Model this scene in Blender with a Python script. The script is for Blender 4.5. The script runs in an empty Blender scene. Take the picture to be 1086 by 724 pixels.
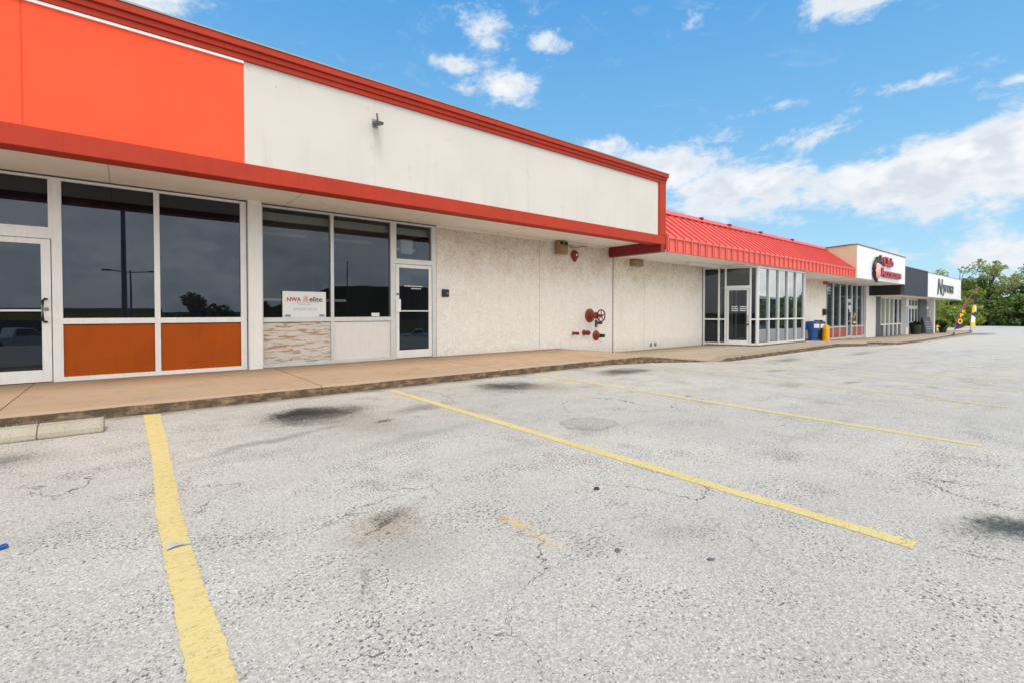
import bpy, bmesh, math, random
from mathutils import Vector, Matrix, noise as mnoise
random.seed(11)
C = bpy.context.scene.collection
R = math.radians
PI = math.pi

# ------------------------------------------------------------------ helpers
class MB:
    """collects shapes that become ONE mesh object"""
    def __init__(s): s.v = []; s.f = []; s.sm = []; s.mi = []
    def add(s, vs, fs, smooth=False, mi=0):
        n = len(s.v); s.v += [tuple(v) for v in vs]
        for f in fs:
            s.f.append([i + n for i in f]); s.sm.append(smooth); s.mi.append(mi)
        return s
    def box(s, x0, x1, y0, y1, z0, z1, mi=0):
        vs = [(x0,y0,z0),(x1,y0,z0),(x1,y1,z0),(x0,y1,z0),(x0,y0,z1),(x1,y0,z1),(x1,y1,z1),(x0,y1,z1)]
        return s.add(vs, [(0,3,2,1),(4,5,6,7),(0,1,5,4),(1,2,6,5),(2,3,7,6),(3,0,4,7)], mi=mi)
    def obox(s, c, sx, sy, sz, rz=0, rx=0, ry=0, mi=0):
        m = Matrix.Translation(c) @ Matrix.Rotation(rz,4,'Z') @ Matrix.Rotation(ry,4,'Y') @ Matrix.Rotation(rx,4,'X')
        vs = [m @ Vector((a*sx/2,b*sy/2,d*sz/2)) for d in (-1,1) for a,b in ((-1,-1),(1,-1),(1,1),(-1,1))]
        return s.add(vs, [(0,3,2,1),(4,5,6,7),(0,1,5,4),(1,2,6,5),(2,3,7,6),(3,0,4,7)], mi=mi)
    def quad(s, a, b, c, d, mi=0): return s.add([a,b,c,d], [(0,1,2,3)], mi=mi)
    def tube(s, pts, rads, n=12, cap=True, smooth=True, mi=0):
        pts = [Vector(p) for p in pts]
        if not hasattr(rads, '__len__'): rads = [rads]*len(pts)
        vs = []; up0 = None
        for i, p in enumerate(pts):
            d = (pts[min(i+1,len(pts)-1)] - pts[max(i-1,0)]).normalized()
            if up0 is None:
                up0 = Vector((0,0,1)) if abs(d.z) < .9 else Vector((1,0,0))
            a = d.cross(up0).normalized(); b = d.cross(a).normalized(); up0 = -b if False else up0
            for k in range(n):
                t = 2*PI*k/n
                vs.append(p + (a*math.cos(t) + b*math.sin(t))*rads[i])
        fs = []
        for i in range(len(pts)-1):
            for k in range(n):
                k2 = (k+1) % n
                fs.append((i*n+k, i*n+k2, (i+1)*n+k2, (i+1)*n+k))
        s.add(vs, fs, smooth, mi)
        if cap:
            m = (len(pts)-1)*n
            s.add(vs[:n], [tuple(range(n))[::-1]], False, mi); s.add(vs[m:], [tuple(range(n))], False, mi)
        return s
    def cyl(s, p0, p1, r, n=16, mi=0): return s.tube([p0,p1], r, n, mi=mi)
    def lathe(s, prof, c, axis='Z', n=20, mi=0):
        """prof: (r, h) pairs about an axis through c"""
        vs = []; fs = []
        for r, h in prof:
            for k in range(n):
                t = 2*PI*k/n; a, b = r*math.cos(t), r*math.sin(t)
                vs.append({'Z':(c[0]+a,c[1]+b,c[2]+h),'Y':(c[0]+a,c[1]+h,c[2]+b),'X':(c[0]+h,c[1]+a,c[2]+b)}[axis])
        for i in range(len(prof)-1):
            for k in range(n):
                k2=(k+1)%n; fs.append((i*n+k,i*n+k2,(i+1)*n+k2,(i+1)*n+k))
        return s.add(vs, fs, True, mi)
    def torus(s, c, R_, r, axis='Y', n=24, m=8, mi=0):
        vs=[]; fs=[]
        for i in range(n):
            t=2*PI*i/n
            for j in range(m):
                u=2*PI*j/m; rr=R_+r*math.cos(u); h=r*math.sin(u); a,b=rr*math.cos(t),rr*math.sin(t)
                vs.append({'Z':(c[0]+a,c[1]+b,c[2]+h),'Y':(c[0]+a,c[1]+h,c[2]+b),'X':(c[0]+h,c[1]+a,c[2]+b)}[axis])
        for i in range(n):
            for j in range(m):
                fs.append((i*m+j,((i+1)%n)*m+j,((i+1)%n)*m+(j+1)%m,i*m+(j+1)%m))
        return s.add(vs,fs,True,mi)
    def prism(s, poly, y0, y1, mi=0, axis='Y'):
        """polygon in (x,z) extruded along Y (or (y,z) along X)"""
        n=len(poly)
        P=(lambda a,b,h:(a,h,b)) if axis=='Y' else ((lambda a,b,h:(h,a,b)) if axis=='X' else (lambda a,b,h:(a,b,h)))
        vs=[P(a,b,y0) for a,b in poly]+[P(a,b,y1) for a,b in poly]
        fs=[tuple(range(n)),tuple(range(2*n-1,n-1,-1))]+[(i,i+n,(i+1)%n+n,(i+1)%n) for i in range(n)]
        return s.add(vs,fs,mi=mi)

def bevel(o, w=.006, seg=2):
    m = o.modifiers.new('bevel','BEVEL'); m.width=w; m.segments=seg; m.limit_method='ANGLE'; m.angle_limit=R(50)
    return o

def base_of(p):
    v = Vector((0,0,0))
    while p is not None: v += Vector(p.location); p = p.parent
    return v

def obj(name, mb, mat, parent=None, world=True, bev=0, label=None, fix=True):
    """one mesh object; with a parent its vertices (given in world units) move to the parent's frame"""
    off = base_of(parent) if (parent is not None and world) else Vector((0,0,0))
    me = bpy.data.meshes.new(name)
    me.from_pydata([tuple(Vector(v)-off) for v in mb.v], [], mb.f)
    me.polygons.foreach_set('use_smooth', mb.sm)
    for m in (mat if isinstance(mat,(list,tuple)) else [mat]): me.materials.append(m)
    if any(mb.mi): me.polygons.foreach_set('material_index', mb.mi)
    me.update()
    if fix:
        bm = bmesh.new(); bm.from_mesh(me); bmesh.ops.recalc_face_normals(bm, faces=bm.faces); bm.to_mesh(me); bm.free()
    o = bpy.data.objects.new(name, me); C.objects.link(o)
    if parent is not None: o.parent = parent
    if label: o['label'] = label
    if bev: bevel(o, bev)
    return o

def tag(o, label, cat, group=None):
    o['label']=label; o['category']=cat
    if group: o['group']=group
    return o
def thing(name, label, cat, loc=(0,0,0), rz=0, group=None):
    o=bpy.data.objects.new(name,None); C.objects.link(o); o.location=loc; o.rotation_euler=(0,0,rz)
    o.empty_display_size=.2
    return tag(o,label,cat,group)
def struct(name, mb, mat, **k):
    o=obj(name,mb,mat,**k); o['kind']='structure'; return o
def copy_tree(o, parent=None):
    c=o.copy(); C.objects.link(c)
    if parent is not None: c.parent=parent
    for ch in list(o.children): copy_tree(ch,c)
    return c

def text_mb(mb, txt, x, y, z, size, width=None, ext=.004, align='CENTER', shear=0, rot=None, mi=0, bold=0):
    """lettering that faces -Y, baseline at z; width rescales horizontally"""
    cu=bpy.data.curves.new('lettering','FONT'); cu.body=txt; cu.size=1; cu.extrude=0; cu.align_x='LEFT'; cu.shear=shear; cu.offset=bold
    ob=bpy.data.objects.new('lettering',cu); C.objects.link(ob)
    bpy.context.view_layer.update()
    dg=bpy.context.evaluated_depsgraph_get(); me=bpy.data.meshes.new_from_object(ob.evaluated_get(dg))
    xs=[v.co.x for v in me.vertices]; ys=[v.co.y for v in me.vertices]
    w=max(xs)-min(xs); h=max(ys)-min(ys); x_0=min(xs); y_0=min(ys)
    sy=size/h; sx=(width/w) if width else sy
    ox=x-(width or w*sx)/2 if align=='CENTER' else x
    M=rot or Matrix.Identity(4)
    pts=[((v.co.x-x_0)*sx+ox,(v.co.y-y_0)*sy+z) for v in me.vertices]
    n=len(pts)
    vs=[(a,y-ext,b) for a,b in pts]+[(a,y+ext,b) for a,b in pts]
    fs=[tuple(p.vertices) for p in me.polygons]; 
    allf=list(fs)
    cnt={}
    for f in fs:
        for i in range(len(f)):
            e=(f[i],f[(i+1)%len(f)]); cnt[tuple(sorted(e))]=cnt.get(tuple(sorted(e)),[])+[e]
    for k,es in cnt.items():
        if len(es)==1: a,b=es[0]; allf.append((b,a,a+n,b+n))
    mb.add([M@Vector(v) for v in vs], allf, mi=mi)
    bpy.data.objects.remove(ob); bpy.data.curves.remove(cu); bpy.data.meshes.remove(me)
    return mb

# ------------------------------------------------------------------ materials
class N:
    def __init__(s, name, world=False):
        s.m=bpy.data.worlds.new(name) if world else bpy.data.materials.new(name)
        s.m.use_nodes=True; s.t=s.m.node_tree; s.t.nodes.clear()
        s.out=s.t.nodes.new('ShaderNodeOutputWorld' if world else 'ShaderNodeOutputMaterial')
    def set(s, sock, v):
        if isinstance(v, bpy.types.NodeSocket): s.t.links.new(v, sock)
        elif v is not None:
            if hasattr(sock,'default_value') and hasattr(sock.default_value,'__len__') and hasattr(v,'__len__'):
                v=list(v)
                if len(sock.default_value)==4 and len(v)==3: v=v+[1]
                sock.default_value=v
            elif hasattr(sock,'default_value') and hasattr(sock.default_value,'__len__'):
                sock.default_value=[v]*3+([1] if len(sock.default_value)==4 else [])
            else: sock.default_value=v
    def n(s, typ, ins=None, **at):
        d=s.t.nodes.new('ShaderNode'+typ)
        for k,v in at.items(): setattr(d,k,v)
        for k,v in (ins or {}).items(): s.set(d.inputs[k], v)
        return d
    def math(s, op, a, b=None, c=None, clamp=False):
        d=s.n('Math',operation=op,use_clamp=clamp); s.set(d.inputs[0],a)
        if b is not None: s.set(d.inputs[1],b)
        if c is not None: s.set(d.inputs[2],c)
        return d.outputs[0]
    def vm(s, op, a, b=None):
        d=s.n('VectorMath',operation=op); s.set(d.inputs[0],a)
        if b is not None: s.set(d.inputs[1],b)
        return d.outputs['Value'] if op in('LENGTH','DOT_PRODUCT','DISTANCE') else d.outputs[0]
    def mix(s, f, a, b, blend='MIX'):
        d=s.n('Mix',data_type='RGBA',blend_type=blend); d.clamp_factor=True
        s.set(d.inputs[0],f); s.set(d.inputs[6],a); s.set(d.inputs[7],b); return d.outputs[2]
    def ramp(s, v, lo, hi, a=0., b=1., smooth=True):
        d=s.n('MapRange',interpolation_type='SMOOTHSTEP' if smooth else 'LINEAR'); d.clamp=True
        for i,x in enumerate((v,lo,hi,a,b)): s.set(d.inputs[i],x)
        return d.outputs[0]
    def pos(s): return s.n('NewGeometry').outputs['Position']
    def objc(s): return s.n('TexCoord').outputs['Object']
    def sep(s, v):
        d=s.n('SeparateXYZ',{0:v}); return d.outputs
    def comb(s,x,y,z):
        d=s.n('CombineXYZ'); [s.set(d.inputs[i],q) for i,q in enumerate((x,y,z))]; return d.outputs[0]
    def noise(s, v, scale, detail=4, rough=.55, dist=0, out='Fac'):
        d=s.n('TexNoise',{'Vector':v,'Scale':scale,'Detail':detail,'Roughness':rough,'Distortion':dist}); return d.outputs[out]
    def vor(s, v, scale, feature='F1', out='Distance', rnd=1):
        d=s.n('TexVoronoi',{'Vector':v,'Scale':scale,'Randomness':rnd},feature=feature); return d.outputs[out]
    def scl(s, v, sx, sy, sz): return s.vm('MULTIPLY', v, (sx,sy,sz))
    def bump(s, h, strength=.5, dist=.01, normal=None):
        d=s.n('Bump',{'Height':h,'Strength':strength,'Distance':dist})
        if normal is not None: s.set(d.inputs['Normal'],normal)
        return d.outputs[0]
    def bsdf(s, col, rough=.6, metal=0, spec=.5, normal=None, alpha=None, **k):
        d=s.n('BsdfPrincipled',{'Base Color':col,'Roughness':rough,'Metallic':metal,'Specular IOR Level':spec})
        if normal is not None: s.set(d.inputs['Normal'],normal)
        if alpha is not None: s.set(d.inputs['Alpha'],alpha)
        for a,b in k.items(): s.set(d.inputs[a],b)
        s.t.links.new(d.outputs[0], s.out.inputs['Surface']); return s.m

def worn(name, col, rough=.5, metal=0, var=.12, dirt=.0, scale=3, bump=.0, bscale=120, spec=.4, dcol=(.12,.09,.06)):
    """painted or plain surface with mottling, faint grime and surface texture"""
    k=N(name); p=k.pos()
    n1=k.noise(p,scale,5); n2=k.noise(k.scl(p,6,6,.7),scale*1.3,4)
    c=k.mix(1, col, k.mix(n1,(1-var*1.4,)*3,(1+var*.8,)*3), 'MULTIPLY')
    if dirt: c=k.mix(k.math('MULTIPLY',k.ramp(n2,.45,.8),dirt), c, dcol)
    nm=k.bump(k.noise(p,bscale,3),bump,.004) if bump else None
    return k.bsdf(c, k.ramp(n1,.2,.8,max(rough-.08,.02),rough+.1), metal, spec, nm)

M={}
def lib():
    M['white_frame']=worn('painted aluminium white',(.82,.83,.83),.4,0,.07,.10,4)
    M['alu_frame']=worn('mill aluminium',(.66,.68,.69),.38,.25,.08,.12,5)
    M['red_trim']=worn('red trim paint',(.42,.044,.024),.6,0,.20,.24,2.2,.25,60,spec=.15,dcol=(.24,.03,.02))
    M['dark_red']=worn('dark red paint',(.22,.012,.018),.5,0,.12,.1,3)
    M['seam_shadow']=worn('painted seam shadow red',(.30,.03,.03),.6,0,.1,.1,3,spec=.15)
    M['red_metal']=worn('red roof metal',(.70,.125,.10),.45,0,.12,.14,1.2,spec=.3,dcol=(.60,.17,.15))
    M['red_panel']=worn('red panel',(.42,.08,.075),.5,0,.1,.1,3)
    M['rust_panel']=worn('orange kick panel',(.42,.082,.008),.6,0,.18,.25,2,.2,40,spec=.12,dcol=(.27,.05,.008))
    M['white_panel']=worn('white kick panel',(.76,.735,.73),.5,0,.05,.10,3,.15,50)
    M['white_paint']=worn('white paint',(.82,.82,.81),.5,0,.05,.10,3)
    M['sign_white']=worn('sign face white',(.74,.75,.77),.45,0,.03,.05,1.5)
    M['dark_grey']=worn('dark grey siding',(.075,.088,.115),.45,0,.12,.1,2)
    M['black']=worn('black plastic',(.018,.018,.02),.4,0,.1,.1,6)
    M['chrome']=worn('brushed steel',(.6,.6,.6),.25,1,.08,0,8)
    M['tan_metal']=worn('tan metal box',(.34,.23,.12),.5,0,.15,.35,14)
    M['brown_metal']=worn('brown cap metal',(.20,.09,.06),.5,.0,.15,.2,3)
    M['tan_brick']=worn('tan stucco',(.76,.60,.38),.8,0,.10,.12,3,.4,40)
    M['valve_red']=worn('red valve paint',(.33,.055,.03),.5,0,.25,.4,22,dcol=(.16,.05,.03))
    M['alarm_red']=worn('alarm red',(.27,.018,.022),.4,0,.15,.2,20)
    M['blue_paint']=worn('blue paint',(.01,.085,.33),.35,0,.12,.12,6)
    M['navy']=worn('navy tag',(.02,.06,.16),.4,0,.1,0,20)
    M['safety_yellow']=worn('safety yellow',(.78,.38,.012),.45,0,.12,.15,8,dcol=(.4,.18,.03))
    M['yellow']=worn('yellow plastic',(.80,.52,.02),.45,0,.06,.05,6)
    M['purple']=worn('purple cloth',(.11,.012,.13),.8,0,.1,.0,6)
    M['maroon']=worn('maroon cloth',(.36,.04,.07),.8,0,.15,.1,6)
    M['rubber']=worn('rubber',(.02,.02,.02),.8,0,.15,.2,10)
    M['grey_steel']=worn('galvanised steel',(.30,.31,.32),.45,.6,.12,.2,6)
    M['roof_grey']=worn('roof membrane',(.35,.34,.33),.8,0,.15,.2,1)
    M['pink']=worn('pink sign face',(.72,.36,.34),.45,0,.05,.05,3)
    M['letter_red']=worn('red letter',(.36,.012,.025),.4,0,.08,.05,6)
    M['letter_grey']=worn('grey letter',(.09,.10,.105),.4,0,.1,.05,6)
    M['paper']=worn('paper',(.75,.78,.78),.6,0,.03,0,6)
    M['ink_red']=worn('ink red',(.45,.02,.035),.6,0,.03,0,6)
    M['ink_dark']=worn('ink dark',(.06,.075,.09),.6,0,.03,0,6)
    M['ink_grey']=worn('ink grey',(.45,.46,.49),.6,0,.03,0,6)
    M['ink_blue']=worn('ink blue',(.20,.27,.42),.6,0,.03,0,6)
    M['banner_blue']=worn('blue banner',(.16,.42,.62),.6,0,.08,0,6)
    M['rock']=worn('dark rock',(.035,.035,.037),.8,0,.3,.2,30,.4,90)
    M['tar']=worn('tar scrap',(.14,.135,.13),.8,0,.3,.2,30)
    M['scrap']=worn('grey scrap',(.42,.41,.43),.7,0,.15,.2,30)
    M['car_silver']=worn('car silver',(.55,.56,.57),.25,.3,.03,.05,2)
    M['car_white']=worn('car white',(.78,.78,.78),.2,0,.03,.05,2)
    M['interior']=worn('dark interior',(.22,.22,.21),.9,0,.2,.1,1)
    M['ceiling_tile']=worn('ceiling tile',(.82,.79,.68),.9,0,.1,.1,2)
    M['bark']=worn('bark',(.11,.085,.06),.9,0,.3,.3,9,.6,30)
    M['pot_dark']=worn('dark pot',(.025,.03,.03),.6,0,.15,.2,5)
    M['bulb']=worn('tube diffuser',(.82,.82,.78),.4,0,.03,0,6)
    M['grey_building']=worn('grey metal building',(.07,.082,.105),.6,0,.1,.1,.6)
    M['mirror_dark']=worn('dark cloth',(.03,.035,.045),.8,0,.2,0,3)

    # --- stucco, smooth cream facade panel with runs and stains
    k=N('cream fascia stucco'); p=k.pos()
    n=k.noise(p,.9,6,.6); runs=k.noise(k.scl(p,5,5,.35),1.4,5,.6); spots=k.noise(p,4.3,3)
    c=k.mix(n,(.52,.505,.475),(.655,.64,.61))
    zz=k.sep(p)[2]
    low=k.ramp(zz,3.2,4.3,1,.25)
    c=k.mix(k.math('MULTIPLY',k.math('MULTIPLY',k.ramp(runs,.52,.85),.30),low),c,(.36,.33,.28))
    c=k.mix(k.math('MULTIPLY',k.ramp(spots,.66,.76),.22),c,(.40,.37,.20))
    x=k.sep(p)[0]
    seam=k.ramp(k.math('ABSOLUTE',k.math('SUBTRACT',k.math('MODULO',k.math('ADD',x,8.42),3.35),1.6)),.0,.012,.6,0)
    c=k.mix(k.math('MULTIPLY',seam,.5),c,(.36,.34,.31))
    dots=k.math('MULTIPLY',k.ramp(k.vor(k.scl(p,1,0,1),1.9),.022,.04,.7,0),k.ramp(k.noise(p,.6,2),.45,.55)); c=k.mix(dots,c,(.14,.12,.10))
    M['fascia_cream']=k.bsdf(c,.85,0,.2,k.bump(k.noise(p,55,4,.6),.35,.006))
    # --- orange painted section
    k=N('orange fascia stucco'); p=k.pos()
    n=k.noise(p,1.1,6); runs=k.noise(k.scl(p,4,4,.4),1.5,5)
    c=k.mix(n,(.86,.078,.033),(.98,.108,.042)); c=k.mix(k.math('MULTIPLY',k.ramp(runs,.5,.8),.22),c,(.70,.06,.02))
    x=k.sep(p)[0]; sd=k.math('ABSOLUTE',k.math('ADD',x,.87))
    c=k.mix(k.ramp(sd,0,.02,.5,0),c,(.35,.035,.012))
    M['fascia_orange']=k.bsdf(c,.7,0,.2,k.bump(k.noise(p,60,4,.6),.3,.005))
    # --- knock-down stucco walls
    def stucco(name, base, stain, zt, amt, seams):
        k=N(name); p=k.pos(); x,y,z=k.sep(p)
        w=k.vm('ADD',p,k.vm('SCALE',k.noise(p,3.5,4,out='Color'),None)) if False else p
        d=k.n('VectorMath',{0:k.noise(p,4,3,out='Color'),3:.45},operation='SCALE').outputs[0]
        q=k.vm('ADD',p,d)
        tex=k.noise(k.scl(q,1.1,1,.9),4.6,3.5,.62,2.2)
        fine=k.noise(p,60,4,.65)
        ridg=k.math('ABSOLUTE',k.math('SUBTRACT',tex,.5))
        groove=k.ramp(ridg,0,.045,1,0)
        patch=k.noise(p,1.3,4)
        top=k.ramp(k.math('ADD',z,k.math('MULTIPLY',k.math('SUBTRACT',patch,.5),1.6)),zt-1.5,zt+.25)
        n=k.noise(p,1.6,5)
        c=k.mix(n,base,tuple(min(b*1.05,.94) for b in base))
        c=k.mix(k.math('MULTIPLY',groove,k.math('ADD',k.math('MULTIPLY',top,.75),.22)),c,tuple(s_*.75 for s_ in stain))
        c=k.mix(k.math('MULTIPLY',top,amt),c,stain)
        runs=k.noise(k.scl(p,7,7,.5),1.2,4)
        c=k.mix(k.math('MULTIPLY',k.ramp(runs,.52,.8),.16),c,stain)
        foot=k.ramp(k.math('ADD',z,k.math('MULTIPLY',n,.15)),-.15,.42,.32,0)
        c=k.mix(foot,c,(.30,.25,.19))
        for sx in seams:
            c=k.mix(k.ramp(k.math('ABSOLUTE',k.math('SUBTRACT',x,sx)),.0,.014,.55,0),c,(.16,.14,.12))
        h=k.math('ADD',k.math('MULTIPLY',tex,1.),k.math('MULTIPLY',fine,.3))
        return k.bsdf(c,.9,0,.15,k.bump(h,.75,.05))
    M['stucco']=stucco('knockdown stucco',(.92,.89,.855),(.54,.40,.26),3.1,.50,[8.55])
    M['stucco_far']=stucco('knockdown stucco with warm stains',(.91,.885,.84),(.58,.44,.22),2.8,.36,[13.17])
    # --- soffit boards with seams
    k=N('soffit board'); p=k.pos(); x,y,z=k.sep(p)
    n=k.noise(p,1.5,5); c=k.mix(n,(.80,.755,.70),(.88,.845,.79))
    se=k.ramp(k.math('ABSOLUTE',k.math('SUBTRACT',k.math('MODULO',k.math('ADD',x,20.9),2.44),1.22)),.0,.014,.6,0)
    c=k.mix(se,c,(.25,.22,.19)); st=k.ramp(k.noise(p,2.7,4),.58,.75); c=k.mix(k.math('MULTIPLY',st,.25),c,(.42,.34,.25))
    M['soffit']=k.bsdf(c,.8,0,.2)
    # --- peeling plywood
    k=N('peeling painted plywood'); p=k.pos()
    d=k.n('VectorMath',{0:k.noise(p,3,3,out='Color'),3:.13},operation='SCALE').outputs[0]
    q=k.scl(k.vm('ADD',p,d),1.1,1,15)
    g=k.noise(q,2.1,6,.68); g2=k.noise(k.scl(p,1.3,1,5),3.1,4)
    mask=k.ramp(k.math('ADD',g,k.math('MULTIPLY',g2,.45)),.72,.83,0,.85)
    z=k.sep(p)[2]
    wood=k.mix(k.noise(q,6,4),(.26,.11,.045),(.44,.27,.14)); wood=k.mix(k.ramp(z,.15,.36,.85,0),wood,(.16,.145,.14))
    c=k.mix(mask,k.mix(g2,(.60,.56,.51),(.68,.66,.62)),wood)
    M['peeling']=k.bsdf(c,.8,0,.2,k.bump(mask,-.6,.006))
    # --- glass: dark tinted film, and see-through tinted
    def glass(name, tint, seethru, ior=1.6, gcol=(.66,.80,.98)):
        k=N(name); p=k.pos()
        wav=k.bump(k.noise(p,.8,2),.012,.05)
        fr=k.n('Fresnel',{'IOR':ior,'Normal':wav}).outputs[0]
        gl=k.n('BsdfGlossy',{'Color':gcol,'Roughness':.006,'Normal':wav}).outputs[0]
        body=k.n('BsdfTransparent',{'Color':tint}).outputs[0] if seethru else k.n('BsdfDiffuse',{'Color':tint}).outputs[0]
        smear=k.n('BsdfDiffuse',{'Color':(.34,.38,.40)}).outputs[0]
        b2=k.n('MixShader'); k.set(b2.inputs[0],k.ramp(k.noise(k.scl(p,3,3,.5),2,4),.4,.9,.006,.028)); k.set(b2.inputs[1],body); k.set(b2.inputs[2],smear)
        mx=k.n('MixShader'); k.set(mx.inputs[0],fr); k.set(mx.inputs[1],b2.outputs[0]); k.set(mx.inputs[2],gl)
        k.t.links.new(mx.outputs[0],k.out.inputs['Surface']); return k.m
    M['glass_dark']=glass('dark tinted glass',(.004,.005,.007),False,1.72)
    M['glass_tint']=glass('grey tinted glass',(.66,.71,.71),True,1.62)
    M['glass_far']=glass('far shop glass',(.035,.042,.05),False,1.6)
    M['glass_front']=glass('lobby front glass',(.012,.014,.020),False,5.0,(.97,.985,1))
    M['glass_clear']=glass('lobby glass',(.55,.58,.60),True,1.5,(.7,.74,.8))
    M['glass_green']=glass('curtained glass',(.30,.33,.28),False)
    # --- feather flag cloth with patches of colour
    k=N('printed flag cloth'); p=k.objc(); z=k.sep(p)[2]
    b=k.vor(k.scl(p,1,1,.8),2.6,out='Color'); s=k.sep(b)[0]
    c=k.mix(k.ramp(s,.44,.46),(.86,.84,.76),(.80,.52,.03)); c=k.mix(k.ramp(s,.78,.80),c,(.04,.06,.16))
    c=k.mix(k.ramp(z,2.35,2.45),c,(.03,.035,.05)); c=k.mix(k.ramp(z,.75,.85,1,0),c,(.80,.55,.03))
    M['flag_print']=k.bsdf(c,.8,0,.2)
    # --- leaves
    def leaf(name, dark, mid, light):
        k=N(name); g=k.n('NewGeometry'); r=g.outputs['Random Per Island']; p=g.outputs['Position']
        cl=k.noise(p,.55,3)
        c=k.mix(k.ramp(k.math('ADD',k.math('MULTIPLY',r,.55),k.math('MULTIPLY',cl,.6)),.30,.62),dark,mid)
        c=k.mix(k.ramp(r,.72,1),c,light)
        d=k.n('BsdfPrincipled',{'Base Color':c,'Roughness':.6,'Specular IOR Level':.25}).outputs[0]
        t=k.n('BsdfTranslucent',{'Color':c}).outputs[0]
        m=k.n('MixShader',{0:.45}); k.set(m.inputs[1],d); k.set(m.inputs[2],t)
        k.t.links.new(m.outputs[0],k.out.inputs['Surface']); return k.m
    M['leaf_dark']=leaf('deep green leaves',(.08,.13,.035),(.18,.26,.07),(.34,.41,.14))
    M['leaf_mid']=leaf('mid green leaves',(.10,.15,.035),(.21,.29,.07),(.38,.44,.15))
    M['leaf_bright']=leaf('yellow green leaves',(.14,.19,.03),(.30,.36,.06),(.46,.48,.13))
    M['leaf_pale']=leaf('pale olive leaves',(.20,.25,.08),(.40,.43,.16),(.62,.62,.34))
    M['leaf_palm']=leaf('palm fronds',(.015,.035,.012),(.035,.075,.022),(.08,.13,.05))
    # --- grass
    k=N('grass'); p=k.pos(); n=k.noise(p,.12,6); n2=k.noise(p,9,4)
    c=k.mix(n,(.025,.038,.012),(.07,.08,.03)); c=k.mix(k.math('MULTIPLY',n2,.5),c,(.02,.03,.01))
    M['grass']=k.bsdf(c,.9,0,.1)
    k=N('wooded hillside'); p=k.pos(); n=k.noise(p,.05,6,.65)
    M['hill']=k.bsdf(k.mix(n,(.012,.02,.012),(.045,.06,.035)),.95,0,.05,k.bump(n,1,8))
    # --- concrete walk, darker kerb face
    k=N('stained concrete walk'); p=k.pos(); x,y,z=k.sep(p)
    n=k.noise(p,.8,6,.6); n2=k.noise(p,3.5,5); n3=k.noise(p,70,3)
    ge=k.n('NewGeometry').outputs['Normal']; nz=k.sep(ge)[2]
    warm=k.mix(n,(.39,.265,.17),(.48,.34,.225)); cool=k.mix(n,(.33,.27,.20),(.42,.355,.275))
    c=k.mix(k.ramp(x,8.5,12.5),warm,cool)
    c=k.mix(k.math('MULTIPLY',k.ramp(n2,.50,.75),.40),c,(.24,.165,.10))
    c=k.mix(k.math('MULTIPLY',n3,.18),c,(.24,.18,.12))
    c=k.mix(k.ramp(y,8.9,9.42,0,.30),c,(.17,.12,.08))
    for jx in (-4.05,-1.0,2.05,5.1,8.15,11.4,14.5,17.6,21.5,25.5,29.5,34,38,42,46):
        c=k.mix(k.ramp(k.math('ABSOLUTE',k.math('SUBTRACT',x,jx)),.004,.012,.8,0),c,(.07,.05,.035))
    edge=k.ramp(k.math('ADD',y,k.math('MULTIPLY',n2,.10)),6.60,6.78,.45,0)
    c=k.mix(edge,c,(.20,.14,.085))
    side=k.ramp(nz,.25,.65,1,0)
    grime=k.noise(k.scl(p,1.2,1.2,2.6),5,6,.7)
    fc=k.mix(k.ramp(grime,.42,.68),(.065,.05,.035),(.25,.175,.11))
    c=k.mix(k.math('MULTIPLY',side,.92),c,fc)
    M['walk']=k.bsdf(c,.85,0,.2,k.bump(k.math('ADD',n3,k.math('MULTIPLY',n2,.5)),.35,.006))
    k=N('precast concrete'); p=k.pos(); n=k.noise(p,2.2,6,.65); n3=k.noise(p,60,4)
    c=k.mix(n,(.27,.24,.18),(.46,.42,.33)); c=k.mix(k.math('MULTIPLY',k.ramp(n3,.5,.7),.35),c,(.16,.14,.11))
    x=k.sep(p)[0]; c=k.mix(k.ramp(k.math('ABSOLUTE',k.math('ADD',x,.62)),.003,.008,.8,0),c,(.06,.05,.04))
    M['precast']=k.bsdf(c,.9,0,.15,k.bump(k.math('ADD',n3,n),.4,.008))
lib()

# ------------------------------------------------------------------ levels of the site
def interp(P,x):
    if x<=P[0][0]: return P[0][1]
    for (a,b),(c,d) in zip(P,P[1:]):
        if x<=c:
            t=(x-a)/(c-a); return b+(d-b)*t
    return P[-1][1]
FLP=[(-30,.13),(9.2,.13),(11.6,-.1),(22,-.1),(26.5,-.30),(30,-.39),(37,-.5),(45,-.57),(60,-.63),(90,-.7)]
GRP=[(8,0),(9.5,-.05),(13,-.23),(22,-.25),(26.5,-.43),(30,-.52),(37,-.62),(60,-.76),(90,-.8)]
def FL(x): return interp(FLP,x)
def GR(x,y=0):
    z=interp(GRP,x)
    if y<-4: z+=max((y+4)*.064,-3.58)
    return z

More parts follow.
